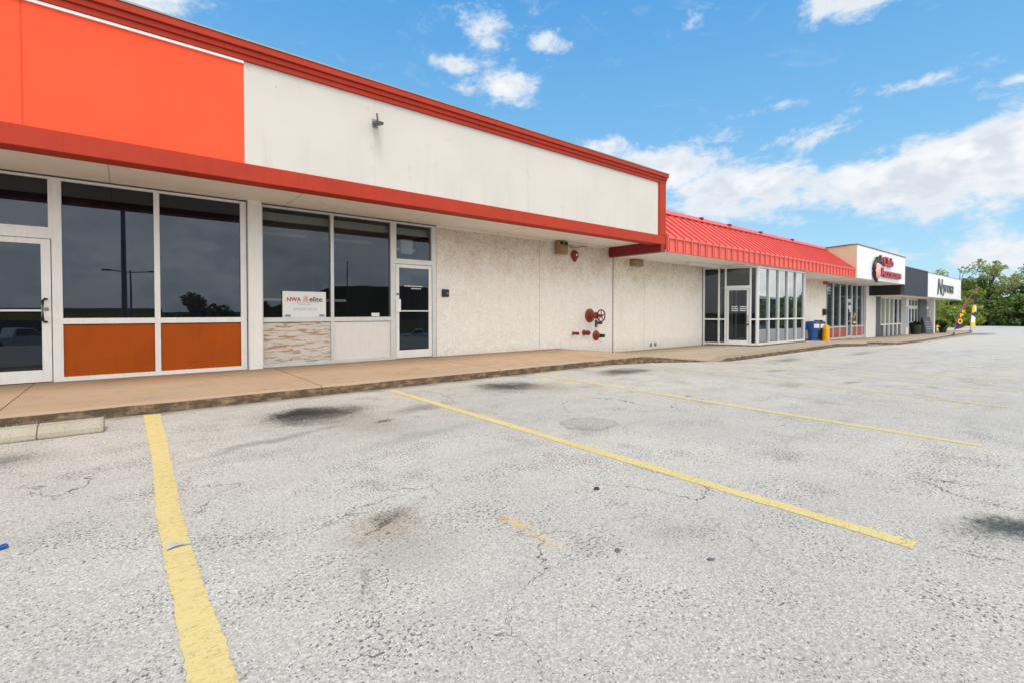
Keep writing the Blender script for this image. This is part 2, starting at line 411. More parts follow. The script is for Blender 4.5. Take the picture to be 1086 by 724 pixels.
# ------------------------------------------------------------------ asphalt
def asphalt():
    k=N('weathered asphalt'); p=k.pos(); x,y,z=k.sep(p)
    flat=k.comb(x,y,0.)
    big=k.noise(flat,.33,6,.6); mid=k.noise(flat,2.1,5,.62); fine=k.noise(flat,34,4,.7)
    v1=k.sep(k.vor(flat,110,out='Color'))[0]; v2=k.vor(flat,95,out='Distance'); v3=k.sep(k.vor(flat,230,out='Color'))[1]
    grain=k.math('ADD',k.math('MULTIPLY',v1,.5),k.math('MULTIPLY',v3,.5))
    c=k.mix(grain,(.29,.268,.234),(.635,.588,.512))
    pits=k.noise(flat,60,3,.62); dens=k.ramp(k.math('ADD',k.math('MULTIPLY',mid,.6),k.math('MULTIPLY',big,.4)),.36,.66,-.075,.075)
    pit=k.ramp(k.math('SUBTRACT',pits,dens),.355,.425,1,0)
    c=k.mix(k.math('MULTIPLY',pit,.86),c,(.085,.079,.069))
    stones=k.ramp(k.noise(flat,80,2,.5),.60,.68); c=k.mix(k.math('MULTIPLY',stones,.6),c,(.82,.78,.71))
    c=k.mix(1,c,k.mix(k.ramp(big,.3,.7),(.86,.86,.87),(1.08,1.075,1.05)),'MULTIPLY')
    # wheel tracks: faint darker bands across the bays
    trk=k.noise(k.scl(flat,.16,1.1,1),1.7,5,.6); c=k.mix(k.math('MULTIPLY',k.ramp(trk,.52,.72),.30),c,(.27,.258,.236))
    mott=k.noise(flat,1.05,6,.68); c=k.mix(k.math('MULTIPLY',k.ramp(mott,.54,.74),.34),c,(.21,.20,.182))
    c=k.mix(k.ramp(x,8,45,0,.5),c,(.55,.53,.49))  # far asphalt lightened in its colour, standing in for grazing sheen
    # stains: (x, y, rx, ry, rot, strength, colour)
    wob=k.n('VectorMath',{0:k.vm('SUBTRACT',k.noise(flat,3.2,5,.7,out='Color'),(.5,.5,.5)),3:1.1},operation='SCALE').outputs[0]
    wp=k.vm('ADD',flat,k.n('VectorMath',{0:wob,3:.30},operation='SCALE').outputs[0])
    ST=[(1.62,5.42,.60,.58,.3,.95,(.045,.036,.028)),(1.45,5.60,.40,.30,.3,.85,(.03,.026,.022)),(1.9,4.7,.45,.75,.2,.36,(.20,.15,.10)),(2.05,4.65,.13,.07,.3,.7,(.06,.055,.05)),(4.5,5.65,.58,.56,.1,.92,(.05,.042,.034)),(4.9,5.2,.5,.6,.1,.35,(.20,.15,.10)),(7.3,5.7,.75,.42,0,.80,(.06,.053,.045)),
        (3.62,.22,.46,.17,-.6,.98,(.055,.055,.052)),(2.65,5.0,.5,.2,.2,.45,(.08,.08,.08)),(.95,4.55,.8,.10,.35,.4,(.09,.09,.09)),
        (-.95,5.2,.55,.35,0,.6,(.06,.058,.055)),(1.08,2.34,.28,.26,.3,.42,(.26,.17,.10)),(1.12,2.44,.20,.10,.2,.48,(.11,.08,.055)),(1.0,2.05,.35,.3,.2,.3,(.22,.19,.14)),
        (1.585,2.03,.045,.05,0,.75,(.52,.27,.08)),(1.60,1.93,.06,.14,.0,.62,(.58,.40,.17)),(1.62,1.74,.07,.26,.0,.40,(.58,.44,.24)),(10.6,4.3,.7,.16,0,.5,(.10,.10,.1)),
        (14.5,5.6,1.3,.3,0,.55,(.10,.10,.1)),(19,5.0,1.6,.25,0,.45,(.12,.12,.12)),(24,5.2,2,.3,0,.4,(.12,.12,.12)),(56,6.2,5,.7,0,.6,(.10,.09,.075)),
        (9.4,2.6,.5,.08,0,.45,(.1,.1,.1)),(26,3.3,2,.2,0,.35,(.12,.12,.12)),(12.5,6.0,.9,.2,0,.5,(.30,.22,.14)),(2.1,3.9,.9,.16,.15,.30,(.12,.12,.12))]
    stmod=k.math('ADD',.76,k.math('MULTIPLY',k.math('SUBTRACT',1,grain),.55),clamp=True)
    for sx,sy,rx,ry,rot,stg,col in ST:
        d=k.n('Mapping',{0:wp if max(rx,ry)>.2 else flat,1:(sx,sy,0),2:(0,0,rot),3:(rx,ry,1)},vector_type='TEXTURE').outputs[0]
        l=k.vm('LENGTH',d)
        m=k.ramp(k.math('ADD',l,k.math('ADD',k.math('MULTIPLY',k.math('SUBTRACT',fine,.5),1.5),k.math('MULTIPLY',k.math('SUBTRACT',mid,.5),1.6))),.10,1.35,min(stg*1.2,1.),0)
        c=k.mix(k.math('MULTIPLY',k.math('MULTIPLY',m,stmod),k.ramp(k.math('ADD',m,k.math('MULTIPLY',v1,.55)),.25,.72,.25,1)),c,col)
    # sawn ring of an old repair
    d=k.vm('LENGTH',k.n('Mapping',{0:wp,1:(3.63,3.26,0),3:(.30,.25,1)},vector_type='TEXTURE').outputs[0])
    ring=k.ramp(k.math('ABSOLUTE',k.math('SUBTRACT',d,1)),.0,.13,.55,0); c=k.mix(k.math('MULTIPLY',ring,k.ramp(mid,.35,.6,.35,1)),c,(.10,.09,.08)); c=k.mix(k.ramp(d,.9,1,.22,0),c,(.16,.15,.14))
    # cracks
    cr=k.n('VectorMath',{0:k.vm('SUBTRACT',k.noise(flat,3.0,5,.66,out='Color'),(.5,.5,.5)),3:.42},operation='SCALE').outputs[0]
    cq=k.vm('ADD',flat,cr)
    e=k.vor(cq,1.05,'DISTANCE_TO_EDGE'); gd=k.vm('LENGTH',k.n('Mapping',{0:flat,1:(1.65,1.2,0),3:(.9,.7,1)},vector_type='TEXTURE').outputs[0]); gate=k.math('MAXIMUM',k.ramp(k.noise(flat,.42,3),.50,.60),k.ramp(gd,.5,1.1,1,0)); wid=k.math('MULTIPLY',k.ramp(k.noise(flat,2.2,3),.35,.75,.002,.011),1)
    crack=k.math('MULTIPLY',k.ramp(k.math('DIVIDE',e,wid),.4,1.4,1,0),gate)
    c=k.mix(k.math('MULTIPLY',crack,.85),c,(.05,.045,.04))
    # dirt drifted along the kerb
    kb=k.ramp(k.math('ADD',y,k.math('MULTIPLY',k.math('SUBTRACT',mid,.5),.35)),6.35,6.62,0,.6); kb=k.math('MULTIPLY',kb,k.ramp(x,57,62,1,0)); c=k.mix(kb,c,(.14,.105,.07))
    h=k.math('ADD',k.math('MULTIPLY',k.math('SUBTRACT',1,v2),.6),k.math('MULTIPLY',fine,.7)); nm=k.bump(h,.5,.005)
    return k.bsdf(c,.88,0,.25,nm)
M['asphalt']=asphalt()
def paint_yellow():
    k=N('worn yellow line paint'); p=k.pos(); x,y,z=k.sep(p); flat=k.comb(x,y,0.)
    n=k.noise(flat,1.4,5); f=k.noise(flat,42,4,.7); g=k.sep(k.vor(flat,70,out='Color'))[0]
    c=k.mix(n,(.58,.44,.15),(.66,.52,.22)); c=k.mix(k.math('MULTIPLY',g,.40),c,(.66,.56,.30))
    worn_=k.ramp(k.math('ADD',f,k.math('MULTIPLY',k.math('SUBTRACT',n,.5),.25)),.33,.43,.62,0); c=k.mix(worn_,c,(.36,.28,.13))
    lk=k.noise(k.scl(flat,1.5,7,1),3,3); c=k.mix(k.ramp(k.math('ABSOLUTE',k.math('SUBTRACT',lk,.5)),0,.012,.55,0),c,(.22,.17,.08))
    far=k.ramp(x,2.,9.,0,.32); c=k.mix(far,c,(.46,.42,.27))
    # chips where the paint has let go
    ch=k.ramp(k.noise(flat,26,5,.75),.31,.36,0,1)
    d=k.bsdf(c,.8,0,.25,k.bump(f,.45,.005),alpha=ch)
    return d
M['line']=paint_yellow()

# ------------------------------------------------------------------ ground, lot, walk, hill
def grid(xs, ys, zf):
    mb=MB(); n=len(xs)
    mb.add([(x,y,zf(x,y)) for y in ys for x in xs],[(j*n+i,j*n+i+1,(j+1)*n+i+1,(j+1)*n+i) for j in range(len(ys)-1) for i in range(n-1)],True)
    return mb
gx=[-1500,-400,-120,-60]+[i*1. for i in range(-30,101)]+[110,130,160,220,400,1500]
struct('ground',grid(gx,[-1500,-600,-200,-61,-60,-59,-30,-10,-4,0,6,12,30,100,400,1500],lambda x,y:GR(x,y)-.05),M['grass'])
lx=[-60,-40,-20]+[i*.5 for i in range(-20,190)]
struct('parking_lot',grid(lx,[-58,-40,-25,-12,-8,-5,-4,-3,-2,-1,0,1,2,3,4,5,6,6.7,7.6],lambda x,y:GR(x,y)),M['asphalt'])
lx2=[57+i for i in range(0,38)]
mb=grid(lx2,[7.6,10,14,18,22],lambda x,y:GR(x,y)+.004); struct('side_lane',mb,M['asphalt'])
# the walk: front edge in plan
EDGE=[(-30,6.62),(7.2,6.62),(9.2,6.56),(11.3,6.46),(12.4,6.42),(12.9,6.42),(16,6.46),(20,6.52),(24.5,6.70),(27.5,7.0),(29.3,7.55),(29.9,7.4),(30.3,6.62),(31,6.5),(36,6.72),(46,7.1),(58,7.35),(61.5,7.6),(63,8.3)]
def walk():
    xs=sorted(set([-30,-20,-10]+[i*.35 for i in range(-20,185)]+[e[0] for e in EDGE]+[11.2,11.35,11.5,12.3,12.5,12.65]))
    xs=[x for x in xs if x<=63]
    mb=MB(); vs=[]; rnd=random.Random(4)
    for x in xs:
        e=interp(EDGE,x); z=FL(x); g=GR(x)
        amt=0
        if 11.3<x<12.6: amt=min(1,(x-11.3)/.35,(12.6-x)/.25)      # the flush ramp
        j=rnd.uniform(-.012,.012); q=rnd.uniform(0,.022)
        zt=z*(1-amt)+(g+.012)*amt
        back=9.42
        vs+=[(x,back,z),(x,e+1.1,z),(x,e+.16,z*(1-amt*.7)+(g+.012)*amt*.7),(x,e+.035+q*.5,zt),(x,e+j*.5,zt-.022-q*.4 if amt<.5 else zt-.004),(x,e-.012+j,g-.06)]
    n=6
    for i in range(len(xs)-1):
        for r in range(n-1): mb.f.append([i*n+r,i*n+r+1,(i+1)*n+r+1,(i+1)*n+r]); mb.sm.append(False); mb.mi.append(0)
    mb.v=vs
    i=len(xs)-1; mb.add([(63,9.42,FL(63)),(63,8.3,FL(63)),(63,8.3,GR(63)-.06),(63,9.42,GR(63)-.06)],[(0,1,2,3)])
    mb.add([(57,9.42,FL(57)),(63,9.42,FL(63)),(63,12,FL(63)-.04),(57,12,FL(57)-.04)],[(0,1,2,3)])
    return mb
struct('sidewalk',walk(),M['walk'])
def hill():
    xs=[-700+i*25 for i in range(0,85)]
    def z(x,y):
        t=max(0,1-abs(y+430)/160)
        ridge=17+13*math.exp(-((x-330)/150)**2)+4*math.sin(x*.011)+2.2*math.sin(x*.037+1)+1.2*math.sin(x*.09)
        if x<150: ridge*=max(.10,1+(x-150)/75)
        return -5+(ridge+4)*(t*t*(3-2*t))
    return grid(xs,[-590+i*20 for i in range(0,17)],z)
struct('hill',hill(),M['hill'])

# ------------------------------------------------------------------ painted lines
def stripe(name,label,L,Rr,g=None):
    """L, Rr: left and right edge points from the kerb outwards"""
    def resample(P,n):
        out=[]; T=[0]
        for a,b in zip(P,P[1:]): T.append(T[-1]+math.hypot(b[0]-a[0],b[1]-a[1]))
        for i in range(n):
            s=T[-1]*i/(n-1)
            for q in range(len(P)-1):
                if s<=T[q+1]+1e-9:
                    t=(s-T[q])/(T[q+1]-T[q]); out.append((P[q][0]+(P[q+1][0]-P[q][0])*t,P[q][1]+(P[q+1][1]-P[q][1])*t)); break
        return out
    ln=math.hypot(L[0][0]-L[-1][0],L[0][1]-L[-1][1]); n=int(ln/.022)
    l=resample(L,n); r=resample(Rr,n); rnd=random.Random(len(label)); mb=MB(); vs=[]
    for i in range(n):
        j=.0032
        pts=[(l[i][0]+rnd.gauss(0,j)+.006*mnoise.noise(Vector((l[i][1]*4.3,3.1,0))),l[i][1]),((l[i][0]+r[i][0])/2,(l[i][1]+r[i][1])/2),(r[i][0]+rnd.gauss(0,j)+.006*mnoise.noise(Vector((r[i][1]*2.3,7.7,0))),r[i][1])]
        for a,b in pts: vs.append((a,b,GR(a,b)+.002))
    mb.add(vs,[(i*3+c,i*3+c+1,i*3+c+4,i*3+c+3) for i in range(n-1) for c in (0,1)])
    o=obj(name,mb,M['line']); tag(o,label,'parking line','yellow parking lines'); o['kind']='structure'; return o
stripe('parking_line','wide crooked yellow line running from beside the wheel stop past the left of the picture',
 [(.135,6.557),(.143,4.458),(.117,3.304),(.122,2.701),(.128,2.237),(.132,1.734),(.138,.5)],[(.285,6.53),(.26,4.5),(.235,3.377),(.231,2.671),(.242,2.268),(.244,2.0),(.254,1.639),(.26,.5)])
def straight(label,x0,y0,x1,y1,w=.105): stripe('parking_line',label,[(x0-w/2,y0),(x1-w/2,y1)],[(x0+w/2,y0),(x1+w/2,y1)])
straight('long straight yellow line crossing the middle of the lot, second from the wheel stop',2.965,6.45,2.94,.55)
straight('yellow line starting at the kerb below the card reader wall, third from the wheel stop',5.80,6.48,5.59,.62)
straight('pale yellow line starting at the kerb opposite the red valve pipes',8.88,6.2,8.16,.66)
straight('faded yellow line opposite the ramp in the kerb',11.3,5.8,10.9,.8,.125)
straight('faded yellow line opposite the glass entrance box',13.9,5.8,13.5,1.0,.13)
straight('very faint yellow line farthest from the camera',16.8,5.8,16.3,1.3,.1)

# ------------------------------------------------------------------ window and door builders
def bars(mb,x0,x1,z0,z1,y0,y1,l=.04,r=.04,b=.05,t=.05):
    mb.box(x0,x0+l,y0,y1,z0,z1); mb.box(x1-r,x1,y0,y1,z0,z1)
    mb.box(x0+l,x1-r,y0+.002,y1,z0,z0+b); mb.box(x0+l,x1-r,y0+.002,y1,z1-t,z1)
def window(parent,x0,x1,z0,z1,Y,fm,gm,l=.04,r=.04,b=.05,t=.05,depth=.11,label=None):
    mb=MB(); bars(mb,x0,x1,z0,z1,Y-.02,Y+depth,l,r,b,t)
    w=obj('window',mb,fm,parent,bev=.003,label=label)
    g=MB(); g.quad((x0+l,Y+.035,z0+b),(x1-r,Y+.035,z0+b),(x1-r,Y+.035,z1-t),(x0+l,Y+.035,z1-t)); obj('pane',g,gm,w,fix=False)
    return w
def panel(parent,x0,x1,z0,z1,Y,mat,label=None):
    mb=MB(); mb.box(x0,x1,Y+.012,Y+.05,z0,z1); return obj('kick_panel',mb,mat,parent,label=label)
def door(parent,x0,x1,z0,z1,Y,fm,gm,hinge='L',label=None,stile=.10,top=.075,bot=.17,bar=True,pull=None):
    mb=MB(); bars(mb,x0,x1,z0,z1,Y-.012,Y+.035,stile,stile,bot,top)
    d=obj('door',mb,fm,parent,bev=.004,label=label)
    g=MB(); g.quad((x0+stile,Y+.012,z0+bot),(x1-stile,Y+.012,z0+bot),(x1-stile,Y+.012,z1-top),(x0+stile,Y+.012,z1-top)); obj('pane',g,gm,d,fix=False)
    hx=x1-stile/2 if hinge=='L' else x0+stile/2
    zc=z0+1.0
    h=MB()
    if pull=='plate': h.box(hx-.05,hx+.055,Y-.05,Y-.015,zc-.02,zc+.25)
    else:
        h.tube([(hx,Y-.01,zc-.16),(hx-.01,Y-.075,zc-.16),(hx-.03,Y-.08,zc-.14),(hx-.03,Y-.08,zc+.14),(hx-.01,Y-.075,zc+.16),(hx,Y-.01,zc+.16)],.016,8)
    obj('handle',h,M['black'] if pull!='plate' else fm,d)
    lk=MB(); lk.lathe([(0,-.03),(.022,-.03),(.026,-.012),(.026,0)],(hx,Y-.01,zc+.02 if pull!='plate' else zc+.36),'Y',12); obj('lock_cylinder',lk,M['grey_steel'],d)
    if bar:
        b_=MB(); b_.box(x0+stile+.001,x1-stile-.001,Y-.028,Y+.008,zc-.014,zc+.014); obj('push_bar',b_,M['alu_frame'],d)
    return d

# ------------------------------------------------------------------ near building
Yw=9.4; Yf=7.57
B1=thing('shop_building','nearest shop building with orange and cream fascia boxed in red trim above dark glass shopfronts','building',(0,Yw,.13))
wf=M['white_frame']; af=M['alu_frame']
# shopfront one: door and transom
z0=.13
mb=MB(); mb.box(-.81,-.72,Yw-.02,Yw+.1,z0,3.03); mb.box(-1.90,-1.81,Yw-.02,Yw+.1,z0,3.03); mb.box(-1.81,-.81,Yw-.018,Yw+.1,2.155,2.285); obj('door_frame',mb,wf,B1,bev=.003)
door(B1,-1.80,-.82,.14,2.148,Yw,wf,M['glass_dark'],'L',label='white framed glass door with dark pull handle beside orange panels')
window(B1,-1.81,-.81,2.285,3.03,Yw,wf,M['glass_dark'],.03,.03,.03,.03,label='transom window over the left door')
for x0,x1,l,r in ((-.72,.393,.02,.036),(.393,1.645,.037,.09)):
    window(B1,x0,x1,.945,3.03,Yw,wf,M['glass_dark'],l,r,.085,.035)
    panel(B1,x0+l,x1-r,.19,.93,Yw,M['rust_panel'],'orange painted panel under window')
    mb=MB(); bars(mb,x0,x1,z0,.945,Yw-.019,Yw+.1,l,r,.062,.0005); obj('panel_frame',mb,wf,B1,bev=.003)
for x0,x1 in ((-3.2,-1.90),(-4.6,-3.2),(-6.0,-4.6)):
    window(B1,x0,x1,.945,3.03,Yw,wf,M['glass_dark'],.04,.04,.085,.035)
    panel(B1,x0+.04,x1-.04,.19,.93,Yw,M['rust_panel'],'orange painted panel under window'); mb=MB(); bars(mb,x0,x1,z0,.945,Yw-.019,Yw+.1,.04,.04,.062,.0005); obj('panel_frame',mb,wf,B1)
mb=MB(); mb.box(1.66,1.875,Yw-.10,Yw+.3,.12,3.06); obj('pier',mb,M['white_paint'],B1,bev=.006)
# shopfront two
wC=window(B1,1.875,3.13,.935,3.03,Yw+.03,af,M['glass_tint'],.035,.03,.085,.035)
wD=window(B1,3.13,4.40,.935,3.03,Yw+.03,af,M['glass_tint'],.03,.06,.085,.035)
panel(B1,1.91,3.10,.19,.925,Yw+.03,M['peeling'],'weathered plywood panel with peeling white paint')
panel(B1,3.16,4.34,.19,.925,Yw+.03,M['white_panel'],'plain white panel under window')
for x0,x1,l,r in ((1.875,3.13,.035,.03),(3.13,4.40,.03,.06)):
    mb=MB(); bars(mb,x0,x1,z0,.935,Yw+.011,Yw+.13,l,r,.06,.0005); obj('panel_frame',mb,af,B1)
mb=MB(); mb.box(4.40,4.45,Yw+.008,Yw+.13,z0,3.03); mb.box(5.33,5.425,Yw+.008,Yw+.13,z0,3.03); mb.box(4.45,5.33,Yw+.01,Yw+.13,2.145,2.225); obj('door_frame',mb,af,B1,bev=.003)
dr=door(B1,4.46,5.32,.14,2.138,Yw+.03,wf,M['glass_dark'],'R',label='white framed glass door with square pull plate beside textured wall',stile=.075,pull='plate')
window(B1,4.45,5.33,2.225,3.03,Yw+.03,af,M['glass_tint'],.02,.02,.03,.035,label='transom window over the right door')
mb=MB()
rnd=random.Random(3)
for row,(zz,xa,xb) in enumerate(((1.665,4.66,5.10),(1.615,4.82,5.06))):
    x=xa
    while x<xb:
        w=rnd.uniform(.012,.03); mb.box(x,x+w,Yw+.034,Yw+.036,zz,zz+.022); x+=w+.009
    obj('door_lettering',mb,M['paper'],dr); mb=MB()
# interior of the empty unit behind shopfront two
mb=MB(); mb.box(1.88,5.42,Yw+9,Yw+9.1,.1,2.95); mb.box(1.78,1.874,Yw+.32,Yw+9,.1,2.95); mb.box(5.43,5.5,Yw+.2,Yw+9,.1,2.95); obj('interior_wall',mb,M['interior'],B1)
mb=MB(); mb.box(1.88,5.42,Yw+.3,Yw+9,2.86,2.95); mb.box(1.88,5.42,Yw+.25,Yw+.3,2.80,2.95); obj('interior_ceiling',mb,M['ceiling_tile'],B1)
mb=MB(); mb.box(1.88,5.42,Yw+.2,Yw+9,.08,.128); obj('interior_floor',mb,M['interior'],B1)
for cx_,cy_ in ((2.6,Yw+2.2),(4.2,Yw+2.2)):
    mb=MB(); mb.box(cx_-.6,cx_+.6,cy_-.15,cy_+.15,2.80,2.858); obj('ceiling_light',mb,M['bulb'],B1)
mb=MB(); mb.box(4.72,5.0,Yw+.30,Yw+.42,2.40,2.72); mb.tube([(4.62,Yw+.36,2.50),(4.72,Yw+.36,2.5)],.03,10); mb.tube([(5.0,Yw+.36,2.5),(5.08,Yw+.36,2.5)],.03,10); obj('emergency_light',mb,M['ceiling_tile'],B1)
mb=MB(); mb.box(2.0,3.75,Yw+1.0,Yw+1.25,1.34,1.39); mb.box(3.2,3.26,Yw+1.05,Yw+1.2,.13,1.34); obj('interior_shelf',mb,M['ceiling_tile'],B1)
# textured wall
mb=MB(); mb.box(5.43,11.57,Yw,Yw+.25,.05,3.06); mb.box(9.2,11.57,Yw+.001,Yw+.24,-.4,.06); obj('wall',mb,M['stucco'],B1)
mb=MB(); mb.box(5.43,11.57,Yw-.012,Yw+.01,3.015,3.058); obj('wall_trim',mb,M['soffit'],B1)
mb=MB(); mb.box(-9,-6.0,Yw,Yw+.25,.05,3.06); obj('wall',mb,M['stucco'],B1)
mb=MB(); mb.box(-9,11.57,Yw+14,Yw+14.2,-.5,4.4); mb.box(-9.2,-9,Yw,Yw+14.2,-.5,4.4); obj('rear_wall',mb,M['tan_brick'],B1)
# soffit and fascia
mb=MB(); mb.box(-9,11.37,Yf+.28,Yw+.25,3.06,3.10); obj('soffit',mb,M['soffit'],B1)
mb=MB(); mb.box(-9,1.32,Yf+.03,Yf+.25,3.19,4.64); obj('fascia_panel',mb,M['fascia_orange'],B1,label='bright orange stucco fascia')
mb=MB(); mb.box(1.322,11.28,Yf+.028,Yf+.25,3.19,4.64); obj('fascia_panel',mb,M['fascia_cream'],B1,label='cream stained stucco fascia')
mb=MB(); mb.box(-9,1.32,Yf+.004,Yf+.031,4.585,4.622); obj('white_strip',mb,M['white_paint'],B1,bev=.003)
mb=MB(); mb.box(-9,11.57,Yf,Yf+.29,2.962,3.20); obj('lower_trim',mb,M['red_trim'],B1,bev=.006)
mb=MB(); mb.box(-9,11.37,Yf+.292,Yf+.31,2.99,3.06); obj('dark_reflection_strip',mb,M['dark_red'],B1)  # added dark strip, so the trim's back mirrors dark in the windows
mb=MB()
for y0,za,zb in ((Yf-.01,4.625,4.70),(Yf-.035,4.702,4.775),(Yf-.07,4.777,4.87)): mb.box(-9,11.57+(Yf-y0)*.6,y0,Yf+.3,za,zb)
obj('parapet_cap',mb,M['red_trim'],B1,bev=.006)
mb=MB(); mb.box(-9,11.62,Yf-.08,Yf+.42,4.872,4.895); obj('coping_strip',mb,M['grey_steel'],B1)
mb=MB(); mb.box(11.28,11.568,Yf-.004,Yf+.3,3.202,4.623); mb.box(11.24,11.282,Yf+.01,Yf+.3,3.203,4.623); obj('end_trim',mb,M['red_trim'],B1,bev=.006)
mb=MB(); mb.box(11.372,11.569,Yf+.012,Yw,2.765,3.065); mb.box(11.30,11.566,Yf+.29,Yw,3.066,4.8); obj('return_beam',mb,M['dark_red'],B1,bev=.004)
mb=MB(); mb.box(-9,11.4,Yf+.3,Yw+14,4.30,4.36); obj('roof',mb,M['roof_grey'],B1)

mb=MB(); mb.box(11.56,11.584,Yw-.008,Yw+.02,-.35,2.764); obj('expansion_joint',mb,M['rubber'],B1)
# ------------------------------------------------------------------ second building: mansard roof and glass entrance box
B2=thing('shop_building','long white textured shop building under a red standing seam metal mansard roof','building',(16,Yw,-.1))
sf=M['stucco_far']
mb=MB(); mb.box(11.574,16.78,Yw+.003,Yw+.25,-.5,2.79); obj('wall',mb,sf,B2)
mb=MB(); mb.box(21.8,29.5,Yw+.003,Yw+.25,-.7,2.79); obj('wall',mb,sf,B2)
mb=MB(); mb.box(11.574,29.6,Yf+.02,Yw+.25,2.79,2.83); obj('soffit',mb,M['soffit'],B2)
# eave fascia with ribs
mb=MB(); mb.box(11.6,27.60,Yf,Yf+.02,2.80,3.20); mb.box(11.6,27.60,Yf-.012,Yf+.06,2.788,2.806)
x=11.62
while x<27.6:
    mb.box(x,x+.045,Yf-.045,Yf-.001,2.806,3.20); mb.box(x+.047,x+.15,Yf-.004,Yf-.001,2.81,3.195,mi=1); x+=.405  # dark red strip beside each rib paints its shadow line
obj('eave_fascia',mb,[M['red_metal'],M['seam_shadow']],B2)
mb=MB(); Yr,Zr=8.9,4.30
mb.prism([(Yf-.03,3.20),(Yr,Zr),(Yr,Zr-.05),(Yf-.03,3.15)],11.6,27.61,axis='X')
sl=math.atan2(Zr-3.2,Yr-Yf+.03); L_=math.hypot(Zr-3.2,Yr-Yf+.03)
x=11.62
while x<27.55:
    c=(x+.02,(Yf-.03+Yr)/2-math.sin(sl)*.02,(3.2+Zr)/2+math.cos(sl)*.02); mb.obox(c,.04,L_,.05,rx=sl); mb.obox((c[0]+.05,c[1]+math.sin(sl)*.018,c[2]-math.cos(sl)*.018),.06,L_-.02,.008,rx=sl,mi=1); x+=.405  # thin dark strip along each seam, its shadow put in as colour
obj('metal_roof',mb,[M['red_metal'],M['seam_shadow']],B2)
mb=MB(); mb.obox((19.6,Yr-.05,Zr+.03),16,.30,.03,rx=sl); mb.box(11.6,27.6,Yr+.05,Yr+.16,Zr-.1,Zr+.07); obj('ridge_cap',mb,M['red_metal'],B2)
for x in (15.6,17.6,20.2,23.4):
    mb=MB(); mb.box(x,x+.14,Yr-.12,Yr+.02,Zr+.045,Zr+.11); obj('ridge_clip',mb,M['dark_red'],B2)
mb=MB(); mb.box(11.6,27.6,Yr+.16,Yw+14,3.85,3.92); obj('roof',mb,M['roof_grey'],B2)
mb=MB(); mb.box(11.6,60,Yw+14,Yw+14.2,-.8,3.9); obj('rear_wall',mb,M['tan_brick'],B2)
# entrance box
Yv=7.75; za=-.09; zb=2.785
def face_bars(P0,P1,us,zs,skip=()):
    """frame bars along a plan line P0-P1 at fractions us and heights zs"""
    mb=MB(); d=Vector((P1[0]-P0[0],P1[1]-P0[1],0)); ln=d.length; a=math.atan2(d.y,d.x)
    for u in us:
        c=Vector((P0[0],P0[1],0))+d*u; mb.obox((c.x,c.y,(za+zb)/2),.065,.11,zb-za,rz=a)
    for z,(u0,u1),h in zs:
        c=Vector((P0[0],P0[1],0))+d*((u0+u1)/2); mb.obox((c.x,c.y,z),ln*(u1-u0)-.064,.10,h,rz=a)
    return mb
def face_pane(P0,P1,u0,u1,z0,z1):
    d=Vector((P1[0]-P0[0],P1[1]-P0[1],0)); A=Vector((P0[0],P0[1],0))+d*u0; B=Vector((P0[0],P0[1],0))+d*u1; g=MB()
    g.quad((A.x,A.y,z0),(B.x,B.y,z0),(B.x,B.y,z1),(A.x,A.y,z1)); return g
mb=MB(); mb.box(17.5,21.85,Yv-.08,Yw,-.45,-.055); mb.prism([(16.75,Yw),(17.5,Yv-.08),(17.5,Yw)],-.45,-.056,axis='Z'); obj('entrance_plinth',mb,M['walk'],B2)
Pa,Pb,Pc,Pd=(16.82,9.36),(17.57,Yv),(21.76,Yv),(21.76,Yw)
def wall_of_glass(P0,P1,us,splits,mat,door_bay=None):
    zsplit=.855
    f=face_bars(P0,P1,us,[(za+.05,(us[0],us[-1]),.10),(zb-.045,(us[0],us[-1]),.09)]+[(zsplit,(us[i],us[i+1]),.055) for i in range(len(us)-1) if i!=door_bay]+([(2.02,(us[door_bay],us[door_bay+1]),.10)] if door_bay is not None else []))
    fo=obj('glass_wall',f,af,B2,bev=.003)
    ln=math.hypot(P1[0]-P0[0],P1[1]-P0[1])
    for i in range(len(us)-1):
        e=.033/ln
        if i==door_bay: obj('pane',face_pane(P0,P1,us[i]+e,us[i+1]-e,2.07,zb-.09),mat,fo,fix=False); continue
        obj('pane',face_pane(P0,P1,us[i]+e,us[i+1]-e,za+.1,zsplit-.027),mat,fo,fix=False); obj('pane',face_pane(P0,P1,us[i]+e,us[i+1]-e,zsplit+.027,zb-.09),mat,fo,fix=False)
    return fo
ul=[.0,.29,.415,.875,1.0]
wall_of_glass(Pa,Pb,ul,None,M['glass_clear'],2)
wall_of_glass(Pb,Pc,[.0,.205,.405,.60,.795,1.0],None,M['glass_front'])
wall_of_glass(Pc,Pd,[.0,.5,1.0],None,M['glass_clear'])
# entrance door in the slanted face (built flat, turned into place)
du=Vector((Pb[0]-Pa[0],Pb[1]-Pa[1],0)); an=math.atan2(du.y,du.x)
dp=Vector((Pa[0],Pa[1],0))+du*ul[2]; dw=du.length*(ul[3]-ul[2])
mb=MB(); bars(mb,.04,dw-.04,.0,2.03,-.02,.03,.075,.075,.15,.075)
D=obj('door',mb,af,B2,world=False,bev=.003,label='narrow glass entrance door in the slanted side of the glass box'); D.location=(dp.x-16,dp.y-Yw,-.05+.1); D.rotation_euler=(0,0,an)
g=MB(); g.quad((.115,0,.15),(dw-.115,0,.15),(dw-.115,0,1.955),(.115,0,1.955)); obj('pane',g,M['glass_clear'],D,world=False,fix=False)
h=MB(); hx=dw-.08; h.tube([(hx,-.02,.82),(hx-.005,-.08,.83),(hx-.005,-.08,1.08),(hx,-.02,1.09)],.014,8); obj('handle',h,M['chrome'],D,world=False)
